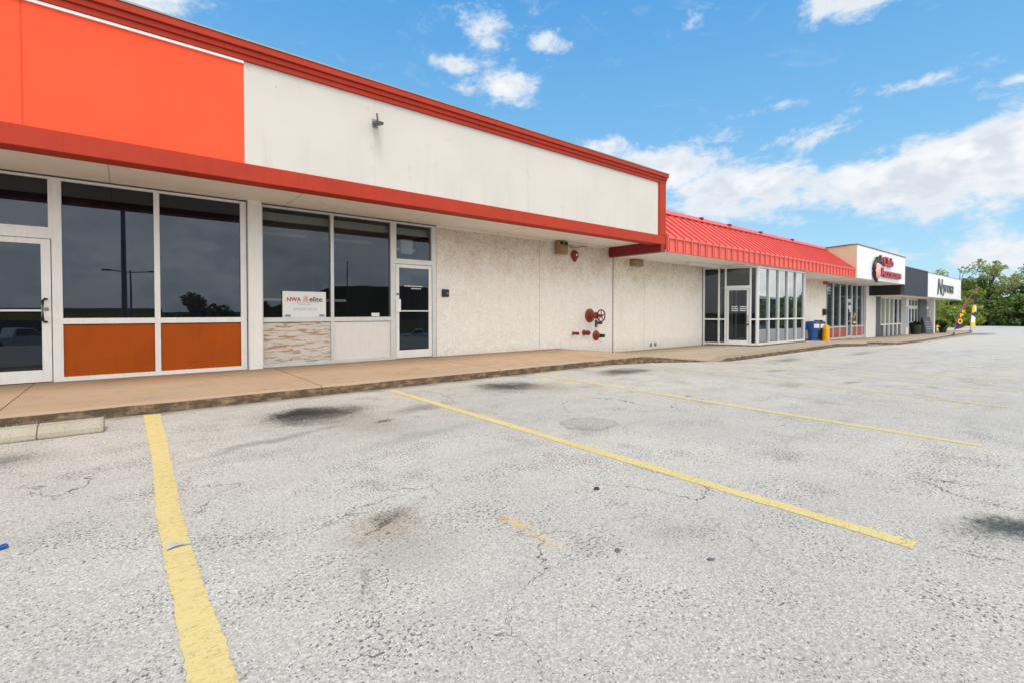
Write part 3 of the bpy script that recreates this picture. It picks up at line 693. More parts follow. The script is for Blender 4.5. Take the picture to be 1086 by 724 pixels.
h=MB(); h.lathe([(0,-.05),(.03,-.05),(.035,-.02),(.035,-.015)],(hx,0,.72),'Y',12); obj('lock_cylinder',h,M['black'],D,world=False)
mb=MB(); rnd=random.Random(5)
for zz in (1.20,1.27,1.34):
    for xa,xb in ((.20,.42),(.48,.68)):
        x=xa
        while x<min(xb,dw-.13): w=rnd.uniform(.012,.03); mb.box(x,x+w,-.006,-.002,zz,zz+.035); x+=w+.008
        obj('door_lettering',mb,M['paper'],D,world=False); mb=MB()
# inner lobby door and back wall
mb=MB(); mb.box(16.79,21.8,Yw+.25,Yw+.3,-.1,2.785); obj('lobby_wall',mb,M['interior'],B2)
for q in (18.1,19.3):
    mb=MB(); bars(mb,q,q+.9,-.05,2.1,Yw-.05,Yw+.0,.06,.06,.12,.07); obj('lobby_door',mb,af,B2)
mb=MB(); mb.box(16.85,21.7,Yv+.1,Yw+.24,2.74,2.786); obj('lobby_ceiling',mb,M['ceiling_tile'],B2)

# ------------------------------------------------------------------ third building: white sign box
B3=thing('shop_building','shop with boxy white sign fascia, tan side wall and red panels under its windows','building',(32,Yw,-.42))
Ys=7.5
mb=MB(); mb.box(27.64,36.64,Ys,Ys+.2,2.775,4.385); obj('sign_fascia',mb,M['sign_white'],B3)
mb=MB(); mb.prism([(Ys+.01,2.78),(Ys+.01,4.39),(9.6,4.30),(14,4.15),(14,2.78)],27.615,27.638,axis='X'); obj('side_wall',mb,M['tan_brick'],B3)
mb=MB(); mb.box(27.60,36.66,Ys-.03,Ys+.28,4.386,4.43); mb.prism([(Ys+.28,4.39),(Ys+.28,4.435),(9.6,4.345),(14,4.2),(14,4.16),(9.6,4.30)],27.58,27.68,axis='X'); obj('coping',mb,M['brown_metal'],B3)
mb=MB(); mb.box(27.64,36.64,Ys+.2,Yw+.25,2.77,2.81) ; obj('soffit',mb,M['soffit'],B3)
mb=MB(); mb.box(27.66,36.6,Ys+.3,Yw+14,3.9,3.96); obj('roof',mb,M['roof_grey'],B3)
zf3=-.42
gf=M['glass_far']
xs3=[29.56,30.6,31.7,32.85]; xs3b=[33.78,34.68,35.72,36.75]
for xx in (xs3,xs3b):
    for a,b in zip(xx,xx[1:]):
        window(B3,a,b,.24,2.76,Yw,af,gf,.06,.06,.07,.05); panel(B3,a+.06,b-.06,-.30,.22,Yw,M['red_panel'],'dusty red panel under window')
        mb=MB(); bars(mb,a,b,-.6,.24,Yw-.019,Yw+.1,.06,.06,.29,.0005); obj('panel_frame',mb,af,B3)
mb=MB(); mb.box(32.85,32.93,Yw-.02,Yw+.1,-.5,2.76); mb.box(33.70,33.78,Yw-.02,Yw+.1,-.5,2.76); mb.box(32.93,33.70,Yw-.018,Yw+.1,1.72,1.86); obj('door_frame',mb,af,B3)
window(B3,32.93,33.70,1.86,2.76,Yw,af,gf,.02,.02,.02,.04,label='transom over the far shop door')
d3=door(B3,32.94,33.69,-.43,1.71,Yw,af,gf,'L',stile=.09)
for q in ((33.1,33.29,Yw-.016,Yw-.013,1.3,1.5),(33.3,33.5,Yw-.015,Yw-.0135,1.1,1.5)):
    mb=MB(); mb.box(*q); obj('door_notice',mb,M['paper'],d3)
for q in ((33.05,33.5,Yw-.02,Yw-.0165,1.52,1.68),(33.2,33.4,Yw-.02,Yw-.017,.55,.8)):
    mb=MB(); mb.box(*q); obj('door_notice',mb,M['black'],d3)
mb=MB(); mb.box(36.12,36.65,9.28,Yw+.2,-.7,2.77); obj('pier',mb,M['white_paint'],B3,bev=.01)
mb=MB(); mb.box(36.655,38.2,9.30,Yw+.001,-.75,2.144); PIER4=mb

# ------------------------------------------------------------------ fourth and fifth fronts
B4=thing('shop_building','low shop with dark grey ribbed fascia and white framed windows on dark walls','building',(40,Yw,-.5))
mb=MB(); mb.box(36.66,42.72,Ys+.02,Ys+.2,2.15,3.86)
x=36.7
while x<42.7: mb.box(x,x+.05,Ys-.005,Ys+.021,2.15,3.86); x+=.19
obj('fascia',mb,M['dark_grey'],B4)
mb=MB(); mb.box(36.66,36.76,Ys+.2,Yw+.1,2.15,3.0); obj('fascia_return',mb,M['black'],B4); obj('pier',PIER4,M['white_paint'],B4,bev=.01)
mb=MB(); mb.box(36.66,42.74,Ys-.02,Ys+.3,3.862,3.90); obj('coping',mb,M['grey_steel'],B4)
mb=MB(); mb.box(36.77,42.75,Ys+.2,Yw+.25,2.145,2.18); obj('soffit',mb,M['soffit'],B4)
mb=MB(); mb.box(36.66,42.7,Ys+.3,Yw+14,3.4,3.46); obj('roof',mb,M['roof_grey'],B4)
mb=MB(); mb.box(36.64,39.68,Yw,Yw+.2,-.75,2.145); obj('wall',mb,M['dark_grey'],B4)
mb=MB(); mb.box(39.68,45.2,Yw+.09,Yw+.2,-.75,.22); obj('stall_riser',mb,M['dark_grey'],B4)
gg=M['glass_green']
xs=[39.72,40.8,41.85,42.95,44.05,45.15]
for a,b in zip(xs,xs[1:]): window(B4,a,b,.22,2.14,Yw,wf,gg if a<42.5 else gf,.09,.09,.09,.09)
for a,b in zip(xs,xs[1:]):
    mb=MB(); mb.box(b-.10,b+.10,Yw+.0,Yw+.095,-.6,.22); obj('panel_post',mb,wf,B4)
B5=thing('shop_building','end shop with white sign fascia carrying grey script letters','building',(50,Yw,-.6))
mb=MB(); mb.box(42.76,54.9,Ys,Ys+.2,2.16,3.80); obj('sign_fascia',mb,M['sign_white'],B5)
mb=MB(); mb.box(42.76,54.92,Ys-.02,Ys+.3,3.802,3.84); obj('coping',mb,M['grey_steel'],B5)
mb=MB(); mb.box(42.77,57.2,Ys+.2,Yw+.25,2.145,2.18); obj('soffit',mb,M['soffit'],B5)
mb=MB(); mb.box(42.76,57,Ys+.3,Yw+14,3.4,3.46); obj('roof',mb,M['roof_grey'],B5)
mb=MB(); mb.box(54.7,54.898,Ys+.2,Yw+14,2.19,3.79); mb.box(56.9,57.1,Yw+.2,Yw+14,-.8,2.15); obj('side_wall',mb,M['tan_brick'],B5)
mb=MB(); mb.box(45.2,46.0,Yw-.25,Yw+.2,-.75,2.145); obj('pier',mb,M['white_paint'],B5,bev=.01)
mb=MB(); mb.box(50.0,52.6,Yw-.1,Yw+.2,-.8,2.145); obj('pier',mb,M['dark_grey'],B5,label='wide dark grey pier')
mb=MB(); mb.box(55.7,57.1,Yw,Yw+.2,-.8,2.145); obj('wall',mb,M['dark_grey'],B5)
for q in ((46.0,50.0),(52.6,55.7)):
    mb=MB(); mb.box(q[0],q[1],Yw+.09,Yw+.2,-.8,.24); obj('stall_riser',mb,M['dark_grey'],B5)
for xs in ([46.0,47.0,48.0,49.0,50.0],[52.6,53.6,54.65,55.7]):
    for a,b in zip(xs,xs[1:]):
        w=window(B5,a,b,.24,2.14,Yw,wf,gf,.10,.10,.10,.10)
        mb=MB(); mb.box(a+.1,b-.1,Yw-.0,Yw+.03,1.36,1.62); obj('window_band',mb,M['paper'],w)
mb=MB(); mb.box(50.2,50.55,8.4,8.75,-.75,2.145); obj('post',mb,M['white_paint'],B5,bev=.01)
mb=MB(); mb.box(57.11,57.14,9.6,10.6,.5,1.6); obj('side_window',mb,M['white_paint'],B5)

# ------------------------------------------------------------------ fixtures on the walls
t=thing('flood_light','tan emergency light box with two round lamps high on the wall beside the bell','wall light',(9.28,Yw,2.7))
mb=MB(); mb.box(9.10,9.46,Yw-.16,Yw-.001,2.70,3.04); obj('housing',mb,M['tan_metal'],t,bev=.01)
mb=MB(); mb.box(9.14,9.42,Yw-.185,Yw-.16,2.73,2.92); obj('front_plate',mb,M['safety_yellow'] if False else M['tan_metal'],t,bev=.006)
for xx in (9.20,9.37):
    mb=MB(); mb.lathe([(0,-.03),(.030,-.03),(.042,0),(.034,.05),(0,.05)],(xx,Yw-.19,2.985),'Y',14); obj('lamp',mb,M['black'],t)
t=thing('alarm_bell','round red fire alarm bell under the soffit on the textured wall','bell',(9.86,Yw,2.7))
mb=MB(); mb.lathe([(.0,-.115),(.05,-.112),(.10,-.095),(.130,-.06),(.14,-.03),(.135,-.02)],(9.86,Yw,2.72),'Y',28); obj('gong',mb,M['alarm_red'],t)
mb=MB(); mb.lathe([(.10,-.03),(.10,0)],(9.86,Yw-.001,2.72),'Y',20); mb.prism([(9.80,2.64),(9.92,2.64),(9.90,2.56),(9.86,2.53),(9.82,2.56)],Yw-.06,Yw-.001); obj('back_box',mb,M['alarm_red'],t)
mb=MB(); mb.lathe([(0,-.120),(.03,-.118),(.034,-.110)],(9.86,Yw,2.72),'Y',16); obj('centre_label',mb,M['paper'],t)
mb=MB(); mb.tube([(9.46,Yw-.03,2.98),(9.60,Yw-.03,2.99),(9.74,Yw-.03,2.94),(9.95,Yw-.03,2.93),(10.12,Yw-.03,2.98),(10.4,Yw-.03,3.01)],.011,6)
tag(obj('conduit',mb,M['tan_metal']),'thin bent cable run along the soffit above the red bell','cable')
# valves
t=thing('gate_valve','rusty red fire valve with flange, spoked handwheel and blue tag on textured wall','valve',(10.6,Yw,1.0))
zc=1.015; xv=10.52
mb=MB(); mb.lathe([(0,-.03),(.19,-.03),(.20,-.018),(.20,0)],(xv,Yw-.001,zc),'Y',28); obj('wall_flange',mb,M['valve_red'],t)
mb=MB(); mb.lathe([(.095,-.03),(.085,-.12),(.075,-.22),(.10,-.235),(.10,-.27),(.065,-.28),(.05,-.36),(.03,-.40)],(xv,Yw,zc),'Y',20); obj('bonnet',mb,M['valve_red'],t)
for k in range(6):
    a=2*PI*k/6; mb2=MB() if k==0 else mb2; mb2.cyl((xv+.125*math.cos(a),Yw-.03,zc+.125*math.sin(a)),(xv+.125*math.cos(a),Yw-.05,zc+.125*math.sin(a)),.016,6)
obj('flange_bolts',mb2,M['valve_red'],t)
yw_=Yw-.44
mb=MB(); mb.torus((xv,yw_,zc),.165,.017,'Y',28,8); obj('handwheel_rim',mb,M['black'],t)
mb=MB(); mb.lathe([(0,-.05),(.035,-.05),(.04,0),(.03,.06)],(xv,yw_,zc),'Y',14)
for k in range(5):
    a=2*PI*k/5+.3; mb.tube([(xv,yw_,zc),(xv+.16*math.cos(a),yw_,zc+.16*math.sin(a))],.014,8)
obj('handwheel_spokes',mb,M['valve_red'],t)
mb=MB(); mb.tube([(xv,Yw-.25,zc-.08),(xv,Yw-.25,zc-.13)],.006,6); mb.box(xv-.045,xv+.045,Yw-.262,Yw-.242,zc-.33,zc-.12); obj('tag',mb,M['navy'],t)
t=thing('pipe_flange','rust red round pipe flange with dark square stub below the handwheel','pipe',(10.86,Yw,.42))
mb=MB(); mb.lathe([(0,-.025),(.14,-.025),(.15,-.012),(.15,0)],(10.80,Yw-.001,.43),'Y',24); mb.lathe([(.06,-.02),(.055,-.2),(0,-.2)],(10.80,Yw,.43),'Y',16); obj('flange',mb,M['valve_red'],t)
mb=MB(); mb.box(10.755,10.845,Yw-.31,Yw-.2,.385,.475); obj('plug',mb,M['rubber'],t)
for xx,zz,r,l,lab in ((9.84,.52,.035,.20,'thin dark red pipe stub leftmost below the handwheel valve'),(10.28,.525,.055,.20,'short thick red pipe stub in the middle below the handwheel valve'),(10.86,.80,.035,.17,'small red pipe stub just below and right of the handwheel')):
    t=thing('pipe_stub',lab,'pipe',(xx,Yw,zz))
    mb=MB(); mb.lathe([(r*1.5,0),(r*1.5,-.015),(r,-.018),(r,-l*.6)],(xx,Yw-.001,zz),'Y',14); obj('pipe',mb,M['valve_red'],t)
    mb=MB(); mb.lathe([(r*1.25,-l*.55),(r*1.25,-l),(0,-l)],(xx,Yw,zz),'Y',8); obj('cap',mb,M['dark_red'],t)
t=thing('card_reader','small black card reader box on the textured wall right of the glass door','card reader',(5.64,Yw,1.5))
mb=MB(); mb.box(5.56,5.73,Yw-.055,Yw-.001,1.46,1.63); obj('case',mb,M['black'],t,bev=.012)
mb=MB(); mb.box(5.675,5.70,Yw-.060,Yw-.054,1.53,1.55); obj('reader_window',mb,M['paper'],t)
t=thing('flood_light','tan rectangular light box under the soffit of the mansard building','wall light',(12.65,Yw,2.58))
mb=MB(); mb.box(12.40,12.88,Yw-.17,Yw+.002,2.57,2.78); obj('housing',mb,M['tan_metal'],t,bev=.012)
mb=MB(); mb.box(12.44,12.84,Yw-.185,Yw-.171,2.60,2.75); obj('lens',mb,M['tan_metal'],t,bev=.004)
for xx in (13.5,13.75):
    mb=MB(); mb.box(xx,xx+.07,Yw-.035,Yw+.002,.0,.10); mb.lathe([(0,-.05),(.02,-.05),(.025,-.03)],(xx+.035,Yw,.05),'Y',8); tag(obj('outlet_box',mb,M['grey_steel']),'tiny grey outlet box low on the wall right of the seam, '+('left one' if xx<13.6 else 'right one'),'outlet')
t=thing('facade_bracket','small grey bracket light fixed on the cream fascia above the shopfront','bracket',(3.24,Yf+.03,4.2))
mb=MB(); mb.box(3.19,3.29,Yf+.015,Yf+.03,4.17,4.30); mb.tube([(3.24,Yf+.02,4.22),(3.22,Yf-.12,4.24),(3.19,Yf-.16,4.33)],.016,8); obj('arm',mb,M['grey_steel'],t)
mb=MB(); mb.obox((3.235,Yf-.10,4.20),.13,.16,.05,rx=.2); obj('lamp_head',mb,M['letter_grey'],t,bev=.008)
t=thing('tube_light','long white fluorescent fixture under the soffit in front of the glass entrance box','ceiling light',(15.6,8.7,2.78))
mb=MB(); mb.box(14.6,16.7,8.62,8.78,2.745,2.789); obj('body',mb,M['white_paint'],t,bev=.006)
mb=MB(); mb.box(14.65,16.65,8.645,8.755,2.70,2.746); obj('diffuser',mb,M['bulb'],t,bev=.012)
t=thing('wall_lamp','rusty orange lamp bracket under the soffit beside the far shop windows','wall light',(29.3,Yw,2.6))
mb=MB(); mb.box(29.1,29.5,Yw-.16,Yw+.002,2.60,2.72); obj('housing',mb,M['valve_red'],t,bev=.02)
mb=MB(); mb.tube([(29.0,Yw-.08,2.64),(29.1,Yw-.08,2.65)],.05,10); obj('lamp',mb,M['tan_metal'],t)
t=thing('meter_box','black box with round white dial on the wall end above the yellow bollard','meter',(29.2,Yw,1.0))
mb=MB(); mb.box(29.0,29.3,Yw-.14,Yw+.002,.95,1.28); obj('case',mb,M['black'],t,bev=.01)
mb=MB(); mb.lathe([(0,-.05),(.11,-.05),(.12,-.01),(.12,0)],(29.42,Yw,1.1),'Y',18); obj('dial',mb,M['white_paint'],t)

# ------------------------------------------------------------------ sign in the window
t=thing('window_sign','white and pale blue letting sign with red and grey words leaning in the shop window','sign',(2.58,Yw+.11,1.02))
ys=Yw+.012
# stands on the frame rail, just outside the pane
x0,x1,za_,zb_=2.23,3.005,1.022,1.50
mb=MB(); mb.box(x0,x1,ys+.003,ys+.03,za_,zb_); obj('board',mb,M['paper'],t)
mb=MB(); text_mb(mb,'NWA',2.425,ys,1.312,.078,.245,.0015,bold=.02); obj('lettering',mb,M['ink_red'],t)
mb=MB(); text_mb(mb,'elite',2.815,ys,1.312,.092,.235,.0015,bold=.015); obj('lettering',mb,M['ink_dark'],t)
mb=MB()
# house mark: slanted roof, windows and a curved stroke
mb.prism([(2.585,1.315),(2.60,1.315),(2.60,1.375),(2.585,1.362)],ys-.001,ys+.002); mb.prism([(2.61,1.33),(2.665,1.33),(2.665,1.385),(2.637,1.405),(2.61,1.385)],ys-.001,ys+.002)
mb.prism([(2.59,1.378),(2.637,1.418),(2.68,1.382),(2.68,1.393),(2.637,1.432),(2.59,1.39)],ys-.001,ys+.002); mb.prism([(2.575,1.312),(2.66,1.305),(2.688,1.345),(2.684,1.352),(2.655,1.315),(2.575,1.319)],ys-.001,ys+.002)
obj('house_mark',mb,M['pink'],t)
mb=MB(); rnd=random.Random(8)
for zz,xa,xb,h in ((1.285,2.44,2.86,.008),(1.255,2.5,2.72,.012)):
    x=xa
    while x<xb: w=rnd.uniform(.008,.02); mb.box(x,x+w,ys-.001,ys+.002,zz,zz+h); x+=w+.006
obj('small_print',mb,M['ink_grey'],t)
mb=MB(); text_mb(mb,'479.527.8112',2.62,ys,1.145,.05,.42,.0015); obj('lettering',mb,M['ink_grey'],t)
for xa in (2.265,2.875):
    mb=MB(); mb.box(xa,xa+.10,ys-.001,ys+.002,1.032,1.062); mb.box(xa+.012,xa+.088,ys-.001,ys+.002,1.063,1.072); obj('corner_mark',mb,M['ink_blue'],t)
mb=MB(); mb.box(3.93,4.10,Yw+.045,Yw+.05,1.03,1.10); tag(obj('window_card',mb,M['paper']),'small white card standing in the bottom corner of the window beside the glass door','card')

# ------------------------------------------------------------------ shop signs
t=thing('wall_sign','raised red and black shop lettering with round pink emblem on the white sign box','sign',(32.5,Ys,3.3))
yl=Ys-.09
mb=MB(); text_mb(mb,'Club',32.55,yl,3.60,.50,1.9,.05,bold=.02); obj('lettering',mb,M['letter_red'],t)
mb=MB(); text_mb(mb,'Accesses',33.15,yl,3.00,.48,4.1,.05,bold=.02); obj('lettering',mb,M['letter_red'],t)
mb=MB(); text_mb(mb,'A',31.15,yl,3.66,.46,.5,.05,bold=.03); text_mb(mb,'&',30.62,yl,3.66,.34,.3,.05,bold=.03); obj('lettering',mb,M['black'],t)
mb=MB(); mb.lathe([(0,-.05),(.40,-.05),(.43,-.03),(.43,.06)],(30.62,yl,3.27),'Y',28); obj('emblem',mb,M['pink'],t)
mb=MB()
pts=[]
for k in range(15):
    a=R(95+k*11.5); pts.append((30.62+.55*math.cos(a),yl,3.27+.60*math.sin(a)))
mb.tube(pts,[.03+.055*math.sin(PI*k/14) for k in range(15)],8); mb.box(30.42,30.55,yl-.05,yl+.05,2.66,2.85); obj('emblem_edge',mb,M['black'],t)
t=thing('wall_sign','grey slanted script lettering on the white fascia of the end shop','sign',(47,Ys,2.6))
mb=MB(); text_mb(mb,'N',46.5,Ys-.03,2.38,1.16,1.7,.03,shear=.22,bold=.0); text_mb(mb,'yrosa',49.4,Ys-.03,2.30,.86,4.0,.03,shear=.2,bold=.0); obj('lettering',mb,M['letter_grey'],t)
mb=MB(); mb.box(45.3,45.7,Yw-.262,Yw-.252,-.0,1.5); tag(obj('banner',mb,M['banner_blue']),'narrow pale blue vertical banner on the white pier of the far shop','banner')
t=thing('door_poster','small black poster with yellow bands in the window beside the far shop door','poster',(34.2,Yw,.5))
mb=MB(); mb.box(33.86,34.50,Yw-.03,Yw-.022,.42,1.12); obj('sheet',mb,M['black'],t)
mb=MB(); mb.box(33.9,34.46,Yw-.035,Yw-.031,.43,.56); mb.prism([(33.92,.75),(34.2,1.0),(34.42,1.07),(34.42,.98),(34.22,.9),(34.02,.72)],Yw-.035,Yw-.031); obj('yellow_band',mb,M['yellow'],t)

# ------------------------------------------------------------------ newspaper boxes and bollard
def news_box(label,x,y,mat,rz):
    z=FL(x); t=thing('newspaper_box',label,'newspaper box',(x,y,z),rz); t.scale=(.92,.92,.84)
    mb=MB(); mb.prism([(-.24,.62),(.24,.62),(.24,1.12),(-.20,1.16),(-.24,1.10)],-.25,.25,axis='X'); 
    obj('cabinet',mb,mat,t,world=False,bev=.015)
    mb=MB(); mb.prism([(-.13,.10),(.13,.10),(.19,.62),(-.19,.62)],-.17,.17,axis='X'); mb.box(-.23,.23,-.21,.21,.0,.10); obj('pedestal',mb,mat,t,world=False,bev=.01)
    mb=MB(); mb.box(-.19,.19,-.262,-.243,.72,1.04); f=obj('door_frame',mb,mat,t,world=False,bev=.006)
    mb=MB(); mb.box(-.155,.155,-.268,-.263,.76,1.0); obj('display_pane',mb,M['paper'],f,world=False)
    mb=MB(); mb.tube([(-.07,-.265,1.065),(-.07,-.29,1.065),(.07,-.29,1.065),(.07,-.265,1.065)],.008,6); obj('handle',mb,M['chrome'],t,world=False)
    mb=MB(); mb.box(.15,.245,-.1,.1,1.12,1.22); obj('coin_box',mb,mat,t,world=False,bev=.008)
    return t
news_box('blue newspaper box on a pedestal beside the glass entrance box',26.5,9.0,M['blue_paint'],-.55)
news_box('black newspaper box between the blue one and the yellow bollard',27.25,9.02,M['black'],-.35)
t=thing('bollard','stout safety yellow bollard on the walk beside the black newspaper box','bollard',(27.35,8.72,FL(27.35)))
mb=MB(); mb.lathe([(.17,-.1),(.17,.68),(.15,.75),(.09,.80),(0,.81)],(0,0,0),'Z',24); obj('post',mb,M['safety_yellow'],t,world=False)
mb=MB(); mb.lathe([(.172,.58),(.174,.60),(.174,.65),(.172,.67)],(0,0,0),'Z',24); obj('reflective_band',mb,M['yellow'],t,world=False)

# ------------------------------------------------------------------ plants, chalk board, hydrant at the far end
def frond_plant(label,x,y,h,n,sp,pot):
    z=FL(x); t=thing('potted_palm',label,'potted plant',(x,y,z)); rnd=random.Random(int(x*10))
    mb=MB(); mb.lathe([(.20,0),(.30,.42),(.32,.45),(.29,.45),(.28,.40),(0,.40)],(0,0,0),'Z',18); obj('pot',mb,pot,t,world=False)
    mb=MB()
    for i in range(n):
        a=rnd.uniform(0,2*PI); L=h*rnd.uniform(.75,1.15); el=rnd.uniform(.75,1.35); prev=None
        for k in range(9):
            s=k/8; r=L*.85*s*math.cos(el)*(1.+.3*s); zz=.42+L*(s*math.sin(el)-.55*s*s*s); c=Vector((r*math.cos(a)*sp,r*math.sin(a)*sp,zz))
            if prev is not None:
                d=(c-prev).normalized(); side=d.cross(Vector((0,0,1))).normalized(); ll=.30*math.sin(PI*min(1,s*.95+.05))*h/1.3
                for sg in (-1,1):
                    for q in (0,.5):
                        b=prev.lerp(c,q); tip=b+side*sg*ll+d*ll*.55-Vector((0,0,ll*.3)); w=d*.045
                        mb.add([b-w*.4,b+w*.6,tip],[(0,1,2)])
            prev=c
    obj('fronds',mb,M['leaf_palm'],t,world=False,fix=False)
frond_plant('potted palm with arching fronds right of the chalk board by the far shop',51.6,8.75,1.35,26,1.0,M['pot_dark'])
frond_plant('smaller potted palm beside the white post of the far shop',52.9,8.3,1.05,22,.9,M['pot_dark'])
t=thing('planter','low round black planter tub left of the chalk board','planter',(47.0,8.95,FL(47)))
mb=MB(); mb.lathe([(.26,0),(.32,.5),(.34,.72),(.31,.74),(.30,.68),(0,.64)],(0,0,0),'Z',22); obj('tub',mb,M['pot_dark'],t,world=False)
mb=MB(); rnd=random.Random(6)
for i in range(240):
    a=rnd.uniform(0,2*PI); r=rnd.uniform(0,.38); c=Vector((r*math.cos(a),r*math.sin(a),.68+rnd.uniform(0,.30)*(1-r))); u=Vector((rnd.gauss(0,1),rnd.gauss(0,1),rnd.gauss(0,1))).normalized()*.09; v=u.orthogonal().normalized()*.05
    mb.add([c-u,c+v,c+u,c-v],[(0,1,2,3)])
obj('foliage',mb,M['leaf_palm'],t,world=False,fix=False)
t=thing('chalk_board','dark folding chalk board sign standing on the walk by the palms','sandwich board',(49.0,8.7,FL(49)),rz=-.5)
for sg,nm in ((-1,'front_board'),(1,'back_board')):
    mb=MB(); mb.obox((0,sg*.18,.66),.72,.04,1.30,rx=-sg*.25*(-1)*-1 if False else sg*.24); b=obj(nm,mb,M['dark_grey'],t,world=False,bev=.01)
    if sg<0:
        mb=MB(); rnd=random.Random(12)
        for q in range(5):
            zc_=.95-.14*q; x=-.22
            while x<.2: w=rnd.uniform(.03,.08); mb.obox((x+w/2,-.18-.028-(.66-zc_)*.245,zc_),w,.008,.045,rx=-.24); x+=w+.03
        obj('chalk_marks',mb,M['ink_grey'],b,world=False)
t=thing('fire_hydrant','small yellow fire hydrant at the far end of the walk before the trees','hydrant',(66,10.9,GR(66)))
mb=MB(); mb.lathe([(.20,0),(.20,.06),(.14,.07),(.14,.55),(.18,.57),(.18,.62),(.15,.66),(.10,.76),(.04,.80),(.04,.86),(0,.86)],(0,0,0),'Z',18); obj('barrel',mb,M['yellow'],t,world=False)
for sg in (-1,1):
    mb=MB(); mb.lathe([(.07,0),(.07,sg*.20),(0,sg*.22)],(0,0,.45),'X',12); obj('outlet',mb,M['yellow'],t,world=False)
mb=MB(); mb.lathe([(.09,0),(.09,-.22),(0,-.24)],(0,0,.40),'Y',12); obj('outlet',mb,M['yellow'],t,world=False)

# ------------------------------------------------------------------ feather flags
def feather(label,x,y,H_,lean,w,mats,kind):
    t=thing('feather_flag',label,'flag',(x,y,FL(x)))
    ax=Vector((.777,-.629,0)).normalized()         # the flag leans and faces across the view
    def P(s): return ax*(lean*s**1.8)+Vector((0,0,H_*(s-.06*s*s)/.94))
    mb=MB(); mb.tube([P(k/12) for k in range(13)],[.022-.014*k/12 for k in range(13)],8); obj('pole',mb,M['grey_steel'],t,world=False)
    mb=MB(); mb.lathe([(.16,0),(.16,.03),(.05,.05),(.03,.18),(0,.18)],(0,0,0),'Z',14); obj('base',mb,M['black'],t,world=False)
    mb=MB(); vs=[]; n=24; rnd=random.Random(3)
    for k in range(n+1):
        s=.10+.90*k/n; a=P(s); ww=w(s); wav=.05*math.sin(s*9)
        for q in range(4):
            f=q/3; vs.append(a+ax*ww*f+Vector((.629,.777,0))*(wav*f+.03*math.sin(f*5+s*6))-Vector((0,0,.12*f*(1-s)*(-1))))
    fs=[]; mi=[]
    for k in range(n):
        for q in range(3):
            mb.f.append([k*4+q,k*4+q+1,(k+1)*4+q+1,(k+1)*4+q]); mb.sm.append(True); mb.mi.append((1 if k<5 else 0) if kind=='two' else 0)
    mb.v=[tuple(v) for v in vs]
    cl=obj('cloth',mb,mats,t,world=False,fix=False)
    if kind=='two':
        rot=Matrix.Rotation(math.atan2(ax.y,ax.x),4,'Z')
        for ch,zz,sz,ss in (('O',.80,.40,.25),('P',1.30,.28,.38),('E',1.66,.18,.48)):
            b=P(ss); mb=MB(); text_mb(mb,ch,b.dot(ax)+w(ss)*.5,-.09,zz,sz,w(ss)*.85,.008,rot=rot,bold=.05); obj('lettering',mb,M['yellow'],cl,world=False)
    return t
feather('tall curved purple and maroon feather flag with yellow letters at the kerb',48.6,6.98,3.55,1.75,lambda s:.56*(1-s)**2.0+.11,[M['maroon'],M['purple']],'two')
feather('white, yellow and navy feather flag farthest along the kerb',60.2,7.55,3.2,.35,lambda s:.52*(1-s*.45),[M['flag_print']],'one')

# ------------------------------------------------------------------ wheel stop, litter
t=MB(); t.prism([(5.86,0.0),(6.16,0.0),(6.12,.10),(6.03,.118),(5.94,.108),(5.87,.05)],-2.05,-.17,axis='X')
o=obj('wheel_stop',t,M['precast'],bev=.018); tag(o,'weathered concrete wheel stop lying on the asphalt before the kerb at far left','wheel stop')
def lump(name,label,cat,x,y,r,h,mat,seed,stretch=1,rz=0):
    mb=MB(); rnd=random.Random(seed); n=10; vs=[]
    for j,(rr,zz) in enumerate(((1,-.2),(1.05,.25),(.7,.8),(.2,1))):
        for k in range(n): a=2*PI*k/n; q=r*rr*rnd.uniform(.8,1.15); vs.append((x+q*stretch*math.cos(a)*math.cos(rz)-q*math.sin(a)*math.sin(rz),y+q*stretch*math.cos(a)*math.sin(rz)+q*math.sin(a)*math.cos(rz),GR(x,y)+h*zz))
    mb.add(vs,[(j*n+k,j*n+(k+1)%n,(j+1)*n+(k+1)%n,(j+1)*n+k) for j in range(3) for k in range(n)]+[tuple(range(3*n,4*n))],True)
    return tag(obj(name,mb,mat),label,cat)
lump('pebble','small round black stone on the asphalt near the middle yellow line','stone',2.31,2.0,.017,.016,M['rock'],1,1.3)
lump('tar_scrap','flat dark grey scrap on the asphalt low in the picture, near the orange stain','scrap',1.79,1.42,.014,.006,M['tar'],2,1.6,.6)
lump('tar_scrap','flat dark scrap on the asphalt nearest the bottom right','scrap',2.05,1.10,.013,.006,M['tar'],3,1.5,-.3)
mb=MB(); vs=[]
for k in range(9):
    s=k/8; xx=.135+.095*s; yy=2.74+.018*math.sin(s*4)+.02*s
    vs+=[(xx,yy-.011*math.sin(PI*min(1,s+.12))-.003,GR(xx,yy)+.012),(xx,yy+.010*math.sin(PI*min(1,s+.1))+.003,GR(xx,yy)+.02+.006*math.sin(s*7))]
mb.add(vs,[(2*k,2*k+1,2*k+3,2*k+2) for k in range(8)],True); tag(obj('dry_leaf',mb,M['scrap']),'curled grey strip lying across the crooked yellow line','litter')
mb=MB(); mb.obox((-.47,3.26,.012),.045,.03,.018,rz=.4); tag(obj('bottle_cap',mb,M['blue_paint'],bev=.005),'tiny bright blue piece of plastic on the asphalt at the left edge','litter')
